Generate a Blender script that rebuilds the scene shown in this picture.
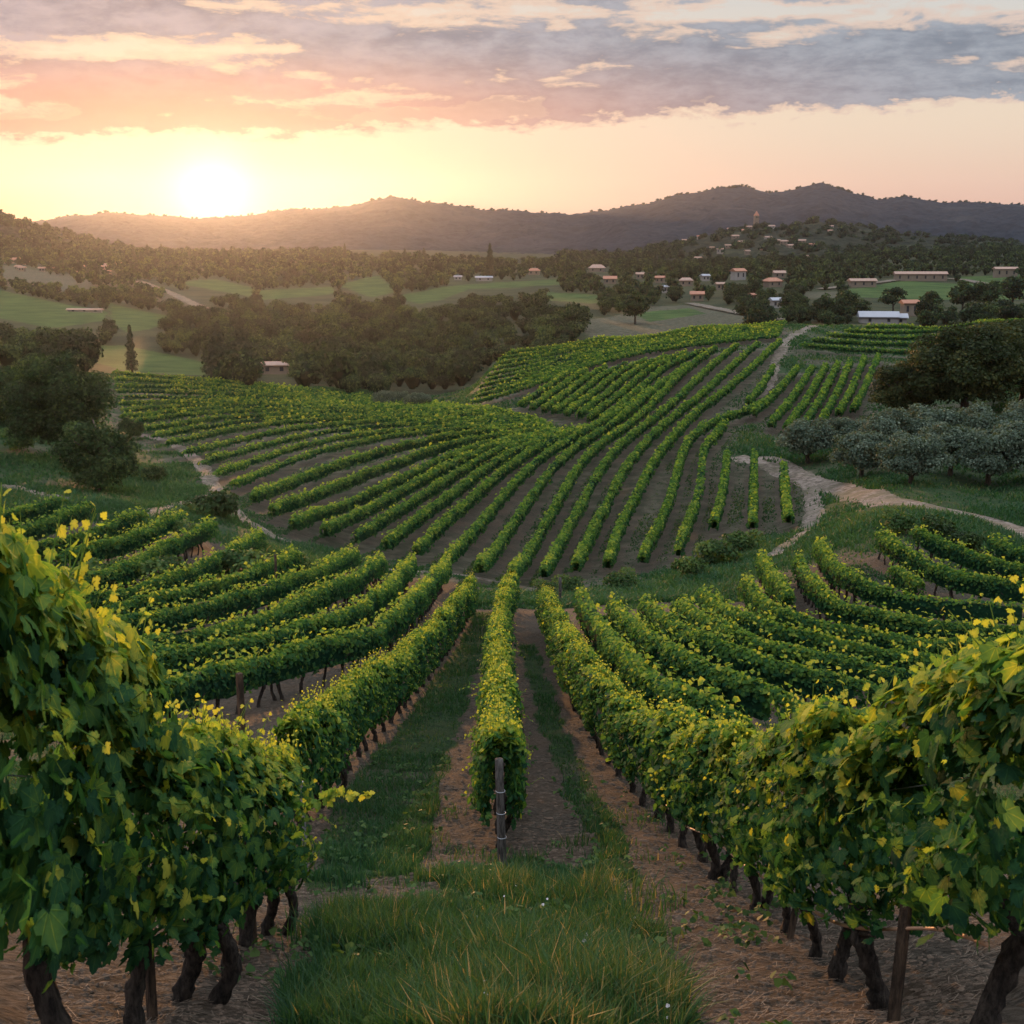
import bpy, math, random
import numpy as np
from mathutils import Vector

# ------------------------------------------------------------------ clear
for o in list(bpy.data.objects):
    bpy.data.objects.remove(o, do_unlink=True)
SC = bpy.context.scene
COL = SC.collection
rng = np.random.default_rng(11)
random.seed(5)
R = math.radians

# ------------------------------------------------------------------ camera
F = 1300.0
PITCH = R(12.0)
cam_d = bpy.data.cameras.new('camera')
cam = bpy.data.objects.new('camera', cam_d)
COL.objects.link(cam)
cam.location = (0, 0, 0)
cam.rotation_euler = (R(90) - PITCH, 0, 0)
cam_d.sensor_width = 36.0
cam_d.lens = 36.0 * F / 1024.0
cam_d.clip_start = 0.1
cam_d.clip_end = 20000
cam_d.dof.use_dof = True
cam_d.dof.focus_distance = 22.0
cam_d.dof.aperture_fstop = 11.0
SC.camera = cam

# ------------------------------------------------------------------ sky, sun, exposure
SUN_EL, SUN_AZ = R(1.85), R(-12.6)          # azimuth from +Y towards +X
SUN_VEC = Vector((math.sin(SUN_AZ) * math.cos(SUN_EL), math.cos(SUN_AZ) * math.cos(SUN_EL), math.sin(SUN_EL)))
SC.view_settings.view_transform = 'Standard'
SC.view_settings.look = 'None'
SC.view_settings.exposure = 0.06
SC.view_settings.gamma = 1.0


class NT:
    """small helper to wire shader nodes"""
    def __init__(self, tree):
        self.t = tree
        self.n = tree.nodes
        self.l = tree.links

    def new(self, kind, **kw):
        n = self.n.new(kind)
        for k, v in kw.items():
            setattr(n, k, v)
        return n

    def put(self, sock, v):
        if v is None:
            return
        if isinstance(v, bpy.types.NodeSocket):
            self.l.new(v, sock)
        else:
            if isinstance(v, tuple) and len(v) == 3 and sock.type == 'RGBA':
                v = (*v, 1.0)
            sock.default_value = v

    def math(self, op, a, b=None, c=None, clamp=False):
        n = self.new('ShaderNodeMath', operation=op, use_clamp=clamp)
        for i, v in enumerate((a, b, c)):
            self.put(n.inputs[i], v)
        return n.outputs[0]

    def vmath(self, op, a, b=None):
        n = self.new('ShaderNodeVectorMath', operation=op)
        self.put(n.inputs[0], a)
        if b is not None:
            self.put(n.inputs[1], b)
        return n.outputs['Value'] if op in ('DOT_PRODUCT', 'LENGTH') else n.outputs[0]

    def mix(self, f, a, b, blend='MIX'):
        n = self.new('ShaderNodeMix', data_type='RGBA', blend_type=blend)
        n.clamp_factor = True
        self.put(n.inputs['Factor'], f)
        self.put(n.inputs[6], a)
        self.put(n.inputs[7], b)
        return n.outputs[2]

    def ramp(self, f, lo, hi):
        n = self.new('ShaderNodeMapRange', interpolation_type='SMOOTHSTEP')
        self.put(n.inputs[0], f)
        n.inputs[1].default_value, n.inputs[2].default_value = lo, hi
        return n.outputs[0]

    def noise(self, vec, scale, detail=4.0, rough=0.55, dist=0.0):
        n = self.new('ShaderNodeTexNoise')
        if vec is not None:
            self.l.new(vec, n.inputs['Vector'])
        n.inputs['Scale'].default_value = scale
        n.inputs['Detail'].default_value = detail
        n.inputs['Roughness'].default_value = rough
        n.inputs['Distortion'].default_value = dist
        return n.outputs[0]

    def comb(self, x, y, z):
        n = self.new('ShaderNodeCombineXYZ')
        self.put(n.inputs[0], x)
        self.put(n.inputs[1], y)
        self.put(n.inputs[2], z)
        return n.outputs[0]

    def attr(self, name):
        return self.new('ShaderNodeAttribute', attribute_name=name).outputs['Fac']


world = bpy.data.worlds.new('World')
SC.world = world
world.use_nodes = True
w = NT(world.node_tree)
w.n.clear()
nish = w.new('ShaderNodeTexSky', sky_type='NISHITA', sun_disc=False)
nish.sun_elevation = SUN_EL
nish.sun_rotation = SUN_AZ
nish.altitude = 200
nish.dust_density = 2.0
tc = w.new('ShaderNodeTexCoord')
dirv = w.vmath('NORMALIZE', tc.outputs['Generated'])
sep = w.new('ShaderNodeSeparateXYZ')
w.l.new(dirv, sep.inputs[0])
dx, dy, dz = sep.outputs
el = w.math('MULTIPLY', w.math('ARCSINE', dz), 57.2958)             # degrees
az = w.math('MULTIPLY', w.math('ARCTAN2', dx, dy), 57.2958)
ang = w.math('MULTIPLY', w.math('ARCCOSINE', w.math('MINIMUM', w.vmath('DOT_PRODUCT', dirv, tuple(SUN_VEC)), 0.99999)), 57.2958)
g_wide = w.math('EXPONENT', w.math('MULTIPLY', ang, -1 / 16.0))
g_mid = w.math('EXPONENT', w.math('MULTIPLY', ang, -1 / 5.0))
g_core = w.math('EXPONENT', w.math('MULTIPLY', w.math('MULTIPLY', ang, ang), -1 / 2.0))
clear = w.mix(w.ramp(el, 0.3, 5.0), (0.84, 0.53, 0.43), (0.88, 0.73, 0.58))
clear = w.mix(w.ramp(el, 4.5, 11.0), clear, (0.62, 0.67, 0.69))
clear = w.mix(w.math('MULTIPLY', g_wide, 0.6), clear, (0.70, 0.54, 0.41))
clear = w.mix(w.math('MULTIPLY', g_mid, 0.8), clear, (0.48, 0.46, 0.38))
# low orange belt near the sun side
belt = w.math('MULTIPLY', w.math('SUBTRACT', 1.0, w.ramp(el, 0.6, 3.0)), w.ramp(w.math('MULTIPLY', az, -1.0), 10.0, 24.0))
clear = w.mix(w.math('MULTIPLY', belt, 0.7), clear, (0.90, 0.43, 0.22))
nsc = w.mix(1.0, nish.outputs[0], (0.10, 0.10, 0.10), 'MULTIPLY')
clear = w.mix(0.12, clear, nsc)
# clouds: long streaky layers on the sky's own sphere
p1 = w.comb(w.math('MULTIPLY', az, 0.055), w.math('MULTIPLY', el, 0.52), 8.8)
p2 = w.comb(w.math('MULTIPLY', az, 0.30), w.math('MULTIPLY', el, 1.15), 9.4)
p3 = w.comb(w.math('MULTIPLY', az, 0.9), w.math('MULTIPLY', el, 2.2), 1.7)
n1 = w.noise(p1, 1.0, 3.0, 0.5, 0.15)
n2 = w.noise(p2, 1.0, 7.0, 0.62, 0.35)
n3 = w.noise(p3, 1.0, 5.0, 0.6, 0.2)
shape = w.math('ADD', w.math('MULTIPLY', n1, 0.62), w.math('ADD', w.math('MULTIPLY', n2, 0.28), w.math('MULTIPLY', n3, 0.10)))
eln = w.math('ADD', el, w.math('MULTIPLY', w.math('SUBTRACT', n2, 0.5), 1.5))
eln = w.math('ADD', eln, w.math('MULTIPLY', w.math('SUBTRACT', n3, 0.5), 1.8))
eln = w.math('ADD', eln, w.math('MULTIPLY', az, -0.040))
bank = w.ramp(eln, 4.35, 4.85)                                            # lower edge of the bank
gap = w.math('MAXIMUM', w.ramp(shape, 0.425, 0.505), w.math('MULTIPLY', w.math('SUBTRACT', 1.0, w.ramp(eln, 5.3, 6.3)), 0.93))
high = w.ramp(el, 12.0, 30.0)
cover = w.math('MULTIPLY', bank, w.math('MAXIMUM', gap, w.math('MULTIPLY', high, 0.75)))
# rims catch light where cover is thin
rim = w.math('MULTIPLY', w.math('MULTIPLY', cover, w.math('SUBTRACT', 1.0, cover)), 4.0)
ccol = w.mix(w.ramp(az, -24.0, 16.0), (0.35, 0.305, 0.33), (0.27, 0.31, 0.36))
shade = w.math('ADD', w.math('MULTIPLY', n2, 0.6), w.math('MULTIPLY', n3, 0.4))
ccol = w.mix(1.0, ccol, w.mix(w.ramp(shade, 0.34, 0.66), (0.74, 0.76, 0.80), (1.34, 1.28, 1.25)), 'MULTIPLY')
low = w.math('SUBTRACT', 1.0, w.ramp(el, 4.6, 8.2))
warm = w.math('MULTIPLY', low, w.math('SUBTRACT', 1.0, w.ramp(az, -14.0, 22.0)))
ccol = w.mix(w.math('MULTIPLY', warm, 0.9), ccol, (0.72, 0.32, 0.21))
ccol = w.mix(w.ramp(el, 13.0, 38.0), ccol, (1.42, 1.56, 1.80))
rimcol = w.mix(g_wide, (0.84, 0.60, 0.48), (0.98, 0.66, 0.38))
sky = w.mix(cover, clear, ccol)
sky = w.mix(w.math('MULTIPLY', rim, w.math('MULTIPLY', w.math('SUBTRACT', 1.0, high), 0.5)), sky, rimcol)
sky = w.mix(1.0, sky, w.mix(1.0, (0.8, 0.68, 0.48), w.comb(g_core, g_core, g_core), 'MULTIPLY'), 'ADD')
bgn = w.new('ShaderNodeBackground')
w.l.new(sky, bgn.inputs[0])
bgn.inputs[1].default_value = 1.0
w.l.new(bgn.outputs[0], w.new('ShaderNodeOutputWorld').inputs[0])

sun_d = bpy.data.lights.new('sun', 'SUN')
sun_d.energy = 4.6
sun_d.color = (1.0, 0.48, 0.19)
sun_d.angle = R(0.6)
sun = bpy.data.objects.new('sun', sun_d)
COL.objects.link(sun)
sun.rotation_euler = (-SUN_VEC).to_track_quat('-Z', 'Y').to_euler()
HAZE_DENSITY = 0.000036

# ------------------------------------------------------------------ scene helpers


def tag(o, label=None, cat=None, group=None, kind=None):
    if label:
        o['label'] = label
    if cat:
        o['category'] = cat
    if group:
        o['group'] = group
    if kind:
        o['kind'] = kind
    return o


def empty(name, loc, rz=0.0, sc=1.0):
    o = bpy.data.objects.new(name, None)
    COL.objects.link(o)
    o.location = loc
    o.rotation_euler = (0, 0, rz)
    o.scale = (sc, sc, sc) if not isinstance(sc, tuple) else sc
    return o


def link(name, me, parent=None, loc=None, rz=0.0, sc=None):
    o = bpy.data.objects.new(name, me)
    COL.objects.link(o)
    if parent is not None:
        o.parent = parent
    if loc is not None:
        o.location = loc
    o.rotation_euler = (0, 0, rz)
    if sc is not None:
        o.scale = sc if isinstance(sc, tuple) else (sc, sc, sc)
    return o


def mesh(name, V, Fc, mat, tint=None, smooth=False, attrs=None):
    """V (n,3); Fc an (m,k) array or a list of such arrays"""
    if not isinstance(Fc, list):
        Fc = [Fc]
    V = np.asarray(V, dtype=np.float32)
    me = bpy.data.meshes.new(name)
    me.vertices.add(len(V))
    me.vertices.foreach_set('co', V.ravel())
    Fc = [np.asarray(f, dtype=np.int32) for f in Fc if len(f)]
    nl = sum(f.size for f in Fc)
    npoly = sum(len(f) for f in Fc)
    me.loops.add(nl)
    me.loops.foreach_set('vertex_index', np.concatenate([f.ravel() for f in Fc]))
    me.polygons.add(npoly)
    tot = np.concatenate([np.full(len(f), f.shape[1], dtype=np.int32) for f in Fc])
    start = np.concatenate([[0], np.cumsum(tot)[:-1]]).astype(np.int32)
    me.polygons.foreach_set('loop_start', start)
    me.update(calc_edges=True)
    me.polygons.foreach_set('use_smooth', np.full(npoly, smooth, dtype=bool))
    at = dict(attrs or {})
    if tint is not None:
        at['tint'] = tint
    for k, v in at.items():
        a = me.attributes.new(k, 'FLOAT', 'POINT')
        a.data.foreach_set('value', np.asarray(v, dtype=np.float32))
    if mat:
        me.materials.append(mat)
    me.validate()
    return me


def hash2(i, j, seed):
    h = (i * 374761393 + j * 668265263 + seed * 1442695041) & 0xFFFFFFFF
    h = ((h ^ (h >> 13)) * 1274126177) & 0xFFFFFFFF
    return ((h ^ (h >> 16)) & 0xFFFF) / 65535.0


def vnoise(x, y, seed=0):
    x = np.asarray(x, dtype=np.float64)
    y = np.asarray(y, dtype=np.float64)
    i = np.floor(x).astype(np.int64)
    j = np.floor(y).astype(np.int64)
    fx, fy = x - i, y - j
    fx = fx * fx * (3 - 2 * fx)
    fy = fy * fy * (3 - 2 * fy)
    a, b = hash2(i, j, seed), hash2(i + 1, j, seed)
    c, d = hash2(i, j + 1, seed), hash2(i + 1, j + 1, seed)
    return (a * (1 - fx) + b * fx) * (1 - fy) + (c * (1 - fx) + d * fx) * fy


def fbm(x, y, seed=0, octv=4, gain=0.5):
    s, a, t = 0.0, 1.0, 0.0
    for k in range(octv):
        s = s + a * vnoise(x * 2 ** k, y * 2 ** k, seed + 17 * k)
        t += a
        a *= gain
    return s / t


def sstep(a, b, x):
    t = np.clip((x - a) / (b - a), 0, 1)
    return t * t * (3 - 2 * t)


# ------------------------------------------------------------------ lie of the land
CP, SP = math.cos(PITCH), math.sin(PITCH)


def pix(px, py):
    """direction seen at a pixel of the photograph: (X/Y, -Z/Y)"""
    v = (512.0 - np.asarray(py, float)) / F
    den = CP + v * SP
    return (np.asarray(px, float) - 512.0) / F / den, (SP - v * CP) / den


def proj(X, Y, Z):
    zc = Y * CP - Z * SP
    return 512 + F * X / zc, 512 - F * (Y * SP + Z * CP) / zc


# surveyed points: pixel and horizontal distance
SURVEY = [
    # lane down the middle
    (512, 1024, 5.2), (503, 868, 12.5), (500, 800, 16.5), (500, 740, 22), (500, 680, 30), (502, 640, 38), (505, 604, 49), (510, 582, 65),
    (330, 790, 17), (397, 715, 25.5), (445, 650, 36), (290, 916, 9.6), (161, 1018, 5.5), (440, 565, 69),
    (966, 1024, 5.0), (846, 990, 6.4), (722, 884, 11.2), (644, 808, 16.3), (600, 745, 21.5), (570, 680, 30), (548, 630, 40),
    # right shelf
    (900, 725, 30), (900, 690, 33.5), (900, 650, 38.5), (900, 604, 45), (900, 560, 52), (900, 538, 56), (740, 735, 25), (760, 690, 30.5), (760, 650, 36.5), (760, 600, 48), (760, 570, 58),
    (1040, 700, 31), (1040, 640, 40), (1040, 600, 46.5), (1040, 560, 54), (660, 640, 38), (660, 600, 49),
    (900, 500, 70), (1040, 530, 64), (1040, 480, 78), (800, 540, 68), (800, 480, 92),
    # left shelf
    (200, 700, 28), (200, 660, 34), (200, 615, 41.5), (200, 580, 48), (150, 540, 57), (60, 560, 52), (60, 620, 40), (100, 510, 66), (0, 485, 76), (220, 515, 70), (300, 620, 42), (330, 580, 53), (0, 700, 27),
    (-60, 540, 57),
    # middle slope
    (290, 530, 72), (350, 553, 70.5), (416, 562, 71), (510, 576, 72), (640, 563, 73), (715, 530, 79), (750, 530, 78),
    (510, 500, 88), (640, 500, 88), (640, 450, 105), (510, 450, 106), (520, 420, 122), (640, 415, 121), (620, 380, 143), (720, 420, 118), (740, 455, 102),
    (700, 360, 155), (780, 345, 166), (790, 324, 190), (700, 329, 188), (600, 341, 178), (500, 356, 170), (462, 407, 140), (560, 380, 147),
    (240, 490, 83), (250, 450, 108), (400, 480, 93), (400, 450, 108), (130, 440, 112), (400, 425, 124), (300, 410, 136), (430, 409, 140), (300, 394, 156), (115, 376, 170), (200, 385, 163), (115, 410, 137),
    # left grassy slope
    (60, 470, 84), (0, 420, 104), (120, 490, 79), (-60, 430, 98), (0, 380, 128), (-60, 380, 124),
    # right block, olives, dark trees
    (780, 432, 112), (880, 358, 158), (820, 400, 128), (860, 480, 85), (1000, 485, 80), (900, 445, 98), (950, 415, 112), (1040, 415, 108), (1040, 370, 140), (900, 345, 178), (1040, 316, 228), (880, 323, 212), (960, 335, 190),
]
pts = []
for a, b, d in SURVEY:
    u_, t_ = pix(a, b)
    pts.append((u_, math.log(d), t_))
# (X/Y, distance, height) further out of sight or far away
for u_, d, z in [(0, 2.6, -2.35), (-.4, 2.6, -2.3), (.4, 2.6, -2.3), (-.5, 5.2, -3.35), (.55, 5.2, -3.3), (-.6, 12, -6.2), (.6, 12, -6.1), (-.62, 28, -10.4), (.62, 28, -10.8),
                 (-.62, 60, -13.2), (.62, 60, -13.5), (-.62, 120, -14), (.62, 120, -14.5), (.62, 220, -13.5), (-.62, 180, -17),
                 # valley behind the crest
                 (.21, 225, -17), (.3, 235, -18), (.42, 262, -18), (.62, 270, -18), (.15, 220, -18), (.08, 215, -20), (0, 205, -22), (-.04, 168, -21.5), (-.1, 180, -22), (-.2, 195, -22.5), (-.3, 205, -22), (-.45, 200, -21),
                 (.21, 350, -21), (.4, 400, -21.5), (.05, 320, -23), (-.12, 280, -26), (-.3, 300, -24), (-.5, 300, -22), (-.12, 400, -27), (-.62, 400, -18),
                 (.15, 520, -20.5), (.35, 560, -19.5), (.6, 560, -16), (-.1, 560, -24), (-.3, 560, -21), (-.5, 560, -16), (-.3, 800, -15), (-.1, 800, -17), (.1, 800, -19.5), (.3, 760, -14), (.45, 760, -9.5), (.62, 760, -7), (-.5, 800, -9),
                 (0, 1100, -18), (.2, 1100, -19), (-.3, 1100, -17), (.5, 1100, -18), (-.6, 1100, -12),
                 (0, 2000, -21), (.3, 2000, -21), (-.3, 2000, -21), (.62, 2000, -21), (-.62, 2000, -21), (0, 6500, -21), (.6, 6500, -21), (-.6, 6500, -21), (.3, 6500, -21), (-.3, 6500, -21)]:
    pts.append((u_, math.log(d), -z / d))
pts = np.array(pts)
AU = 4.2


def tps_k(r2):
    return np.where(r2 > 1e-12, 0.5 * r2 * np.log(np.maximum(r2, 1e-12)), 0.0)


P2 = np.stack([pts[:, 0] * AU, pts[:, 1]], 1)
nP = len(P2)
D2 = ((P2[:, None] - P2[None]) ** 2).sum(-1)
A = np.zeros((nP + 3, nP + 3))
# fit depth below the eye (metres) scaled by distance: the same angle error everywhere
A[:nP, :nP] = tps_k(D2) + np.eye(nP) * 0.006
A[:nP, nP] = 1
A[:nP, nP + 1:] = P2
A[nP:, :nP] = A[:nP, nP:].T
wts = np.linalg.solve(A, np.concatenate([pts[:, 2], [0, 0, 0]]))
GU = np.linspace(-0.78, 0.78, 313)
GW = np.linspace(math.log(2.2), math.log(6800), 900)
TG = np.zeros((len(GW), len(GU)))
for i, wv in enumerate(GW):
    uu = np.clip(GU, -0.64, 0.64) * AU
    r2 = (uu[:, None] - P2[None, :, 0]) ** 2 + (wv - P2[None, :, 1]) ** 2
    TG[i] = tps_k(r2) @ wts[:nP] + wts[nP] + uu * wts[nP + 1] + wv * wts[nP + 2]


def Tof(u, lw):
    fi = np.clip((lw - GW[0]) / (GW[1] - GW[0]), 0, len(GW) - 1.001)
    fj = np.clip((u - GU[0]) / (GU[1] - GU[0]), 0, len(GU) - 1.001)
    i, j = fi.astype(int), fj.astype(int)
    a, b = fi - i, fj - j
    return (TG[i, j] * (1 - a) * (1 - b) + TG[i + 1, j] * a * (1 - b) + TG[i, j + 1] * (1 - a) * b + TG[i + 1, j + 1] * a * b)


def land(X, Y):
    X = np.asarray(X, float)
    Y = np.maximum(np.asarray(Y, float), 2.3)
    return -Tof(X / Y, np.log(Y)) * Y


LW = np.linspace(math.log(2.6), math.log(6000), 2400)


def ground_at(px, py, dmin=2.6, dmax=6000):
    """first point of the land seen at a pixel, within a distance range"""
    u_, t_ = pix(px, py)
    lw = LW[(LW >= math.log(dmin)) & (LW <= math.log(dmax))]
    tt = Tof(np.full(len(lw), float(u_)), lw)
    hit = np.nonzero(tt <= t_)[0]
    k = hit[0] if len(hit) else int(np.argmin(np.abs(tt - t_)))
    if len(hit) and k > 0:
        f = (tt[k - 1] - t_) / max(tt[k - 1] - tt[k], 1e-9)
        lwk = lw[k - 1] + (lw[k] - lw[k - 1]) * min(max(f, 0), 1)
    else:
        lwk = lw[k]
    Y = math.exp(lwk)
    return np.array([u_ * Y, Y, float(land(u_ * Y, Y))])


def inpoly(px, py, poly):
    px = np.asarray(px)
    py = np.asarray(py)
    ins = np.zeros(px.shape, bool)
    n = len(poly)
    for i in range(n):
        x1, y1 = poly[i]
        x2, y2 = poly[(i + 1) % n]
        c = ((y1 > py) != (y2 > py)) & (px < (x2 - x1) * (py - y1) / ((y2 - y1) if y2 != y1 else 1e-9) + x1)
        ins ^= c
    return ins


def smooth_poly(P, n):
    """Catmull-Rom through P, n points evenly spread"""
    P = np.asarray(P, float)
    Q = np.vstack([2 * P[0] - P[1], P, 2 * P[-1] - P[-2]])
    out = []
    for i in range(len(P) - 1):
        p0, p1, p2, p3 = Q[i], Q[i + 1], Q[i + 2], Q[i + 3]
        for t in np.linspace(0, 1, 12, endpoint=False):
            out.append(0.5 * ((2 * p1) + (-p0 + p2) * t + (2 * p0 - 5 * p1 + 4 * p2 - p3) * t * t + (-p0 + 3 * p1 - 3 * p2 + p3) * t ** 3))
    out.append(P[-1])
    return resample(np.array(out), n)


def resample(P, n):
    s = np.concatenate([[0], np.cumsum(np.linalg.norm(np.diff(P, axis=0), axis=1))])
    t = np.linspace(0, s[-1], n)
    return np.stack([np.interp(t, s, P[:, k]) for k in range(P.shape[1])], 1)


def plan_path(px_pts, lift=0.0, dmin=2.6, dmax=400, step=0.5):
    """a pixel polyline -> a smooth path on the land (lift: height in metres of what was traced)"""
    Q = smooth_poly(px_pts, 40)
    out = []
    for a, b in Q:
        g = ground_at(a, b, dmin, dmax)
        if lift:
            for _ in range(2):
                g = ground_at(a, b + lift * F / g[1] * 0.95, dmin, dmax)
        out.append(g)
    out = np.array(out)[:, :2]
    for _ in range(3):
        out[1:-1] = 0.25 * out[:-2] + 0.5 * out[1:-1] + 0.25 * out[2:]
    L = np.linalg.norm(np.diff(out, axis=0), axis=1).sum()
    return resample(out, max(int(L / step), 4))


# ------------------------------------------------------------------ materials
def principled(name, rough=0.8, spec=0.3):
    m = bpy.data.materials.new(name)
    m.use_nodes = True
    k = NT(m.node_tree)
    b = m.node_tree.nodes['Principled BSDF']
    b.inputs['Roughness'].default_value = rough
    b.inputs['Specular IOR Level'].default_value = spec
    return m, k, b


def leaf_mat(name, stops, trans=0.4, rough=0.5, spec=0.08, varscale=0.0):
    m, k, b = principled(name, rough, spec)
    cr = k.new('ShaderNodeValToRGB')
    e = cr.color_ramp.elements
    while len(e) < len(stops):
        e.new(0.5)
    for i, (p, c) in enumerate(stops):
        e[i].position = p
        e[i].color = (*c, 1)
    t = k.attr('tint')
    if varscale:
        geo = k.new('ShaderNodeNewGeometry')
        t = k.math('ADD', t, k.math('MULTIPLY', k.math('SUBTRACT', k.noise(geo.outputs['Position'], varscale, 2.0), 0.5), 0.45))
    k.put(cr.inputs[0], t)
    k.l.new(cr.outputs[0], b.inputs['Base Color'])
    if trans > 0:
        tr = k.new('ShaderNodeBsdfTranslucent')
        k.put(tr.inputs[0], k.mix(1.0, cr.outputs[0], (1.65, 1.65, 0.75), 'MULTIPLY'))
        mx = k.new('ShaderNodeMixShader')
        mx.inputs[0].default_value = trans
        k.l.new(b.outputs[0], mx.inputs[1])
        k.l.new(tr.outputs[0], mx.inputs[2])
        out = [n for n in k.n if n.type == 'OUTPUT_MATERIAL'][0]
        k.l.new(mx.outputs[0], out.inputs[0])
    return m


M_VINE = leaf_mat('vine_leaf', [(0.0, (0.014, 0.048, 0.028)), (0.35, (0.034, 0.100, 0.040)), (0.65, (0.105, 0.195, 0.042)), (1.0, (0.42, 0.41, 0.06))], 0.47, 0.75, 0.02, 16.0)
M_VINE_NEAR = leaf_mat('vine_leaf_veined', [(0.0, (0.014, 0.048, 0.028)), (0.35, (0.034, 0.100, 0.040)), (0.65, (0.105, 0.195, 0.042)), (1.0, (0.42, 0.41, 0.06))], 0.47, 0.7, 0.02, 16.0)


def add_veins(m):
    """pale veins fanning out from the leaf stalk, from each leaf's own coordinates"""
    k = NT(m.node_tree)
    cr = [n for n in k.n if n.type == 'VALTORGB'][0]
    lx, ly = k.attr('leaf_x'), k.attr('leaf_y')
    v = None
    for a in (-72, -36, 0, 36, 72):
        ca, sa = math.cos(R(a)), math.sin(R(a))
        dist = k.math('ABSOLUTE', k.math('SUBTRACT', k.math('MULTIPLY', lx, ca), k.math('MULTIPLY', ly, sa)))
        fwd = k.math('ADD', k.math('MULTIPLY', lx, sa), k.math('MULTIPLY', ly, ca))
        q = k.math('MULTIPLY', k.math('SUBTRACT', 1.0, k.ramp(dist, .006, .030)), k.ramp(fwd, .0, .05))
        v = q if v is None else k.math('MAXIMUM', v, q)
    src = cr.inputs[0].links[0].from_socket
    k.l.remove(cr.inputs[0].links[0])
    k.put(cr.inputs[0], k.math('ADD', src, k.math('MULTIPLY', v, .16)))
    bp = k.new('ShaderNodeBump')
    bp.inputs['Strength'].default_value = .5
    bp.inputs['Distance'].default_value = .01
    geo = k.new('ShaderNodeNewGeometry')
    k.l.new(k.math('ADD', k.math('MULTIPLY', v, -.6), k.noise(geo.outputs['Position'], 60.0, 2.0)), bp.inputs['Height'])
    k.l.new(bp.outputs[0], [n for n in k.n if n.type == 'BSDF_PRINCIPLED'][0].inputs['Normal'])


add_veins(M_VINE_NEAR)
M_OAK = leaf_mat('oak_leaf', [(0.0, (0.013, 0.026, 0.010)), (0.6, (0.030, 0.058, 0.018)), (1.0, (0.080, 0.115, 0.032))], 0.22, 0.6)
M_OAK_B = leaf_mat('rust_oak_leaf', [(0.0, (0.015, 0.025, 0.010)), (0.6, (0.036, 0.050, 0.017)), (1.0, (0.095, 0.09, 0.028))], 0.22, 0.6)
M_OLIVE = leaf_mat('olive_leaf', [(0.0, (0.038, 0.058, 0.040)), (0.6, (0.088, 0.12, 0.084)), (1.0, (0.18, 0.22, 0.16))], 0.2, 0.7, 0.1)
M_WOOD = leaf_mat('woodland_leaf', [(0.0, (0.011, 0.019, 0.009)), (0.5, (0.022, 0.042, 0.017)), (1.0, (0.075, 0.11, 0.038))], 0.2, 0.7, 0.1)
M_CONIFER = leaf_mat('conifer_leaf', [(0.0, (0.010, 0.020, 0.011)), (1.0, (0.04, 0.055, 0.025))], 0.1, 0.7, 0.15)
M_SHRUB = leaf_mat('shrub_leaf', [(0.0, (0.022, 0.045, 0.018)), (0.6, (0.05, 0.10, 0.03)), (1.0, (0.11, 0.16, 0.05))], 0.3, 0.6)
M_GRASS = leaf_mat('grass_blade', [(0.0, (0.015, 0.052, 0.024)), (0.5, (0.040, 0.098, 0.034)), (0.8, (0.12, 0.13, 0.045)), (1.0, (0.30, 0.22, 0.10))], 0.35, 0.6, 0.2)
M_PETAL = principled('petal', 0.6)[0]
M_PETAL.node_tree.nodes['Principled BSDF'].inputs['Base Color'].default_value = (0.7, 0.62, 0.64, 1)


def bark_mat(name, c1, c2, scale=14):
    m, k, b = principled(name, 0.9, 0.2)
    tcn = k.new('ShaderNodeTexCoord')
    mp = k.new('ShaderNodeMapping')
    mp.inputs['Scale'].default_value = (1, 1, 0.22)
    k.l.new(tcn.outputs['Object'], mp.inputs[0])
    n = k.noise(mp.outputs[0], scale * 3, 5.0, 0.65)
    k.l.new(k.mix(k.ramp(n, 0.35, 0.68), c1, c2), b.inputs['Base Color'])
    bp = k.new('ShaderNodeBump')
    bp.inputs['Strength'].default_value = 0.9
    bp.inputs['Distance'].default_value = 0.03
    k.l.new(n, bp.inputs['Height'])
    k.l.new(bp.outputs[0], b.inputs['Normal'])
    return m


M_BARK = bark_mat('vine_bark', (0.014, 0.011, 0.009), (0.060, 0.046, 0.036))
M_TRUNK = bark_mat('tree_bark', (0.03, 0.023, 0.017), (0.10, 0.08, 0.06), 4)
M_POST = bark_mat('grey_wood', (0.03, 0.026, 0.023), (0.125, 0.11, 0.10), 10)
M_STAKE = bark_mat('stake_wood', (0.025, 0.017, 0.012), (0.10, 0.065, 0.042), 10)


def flat_mat(name, c, rough=0.7, var=0.25, scale=0.8, metal=0.0):
    m, k, b = principled(name, rough)
    geo = k.new('ShaderNodeNewGeometry')
    n = k.noise(geo.outputs['Position'], scale, 4.0)
    k.l.new(k.mix(n, tuple(x * (1 - var) for x in c), tuple(min(x * (1 + var), .9) for x in c)), b.inputs['Base Color'])
    b.inputs['Metallic'].default_value = metal
    return m


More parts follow.
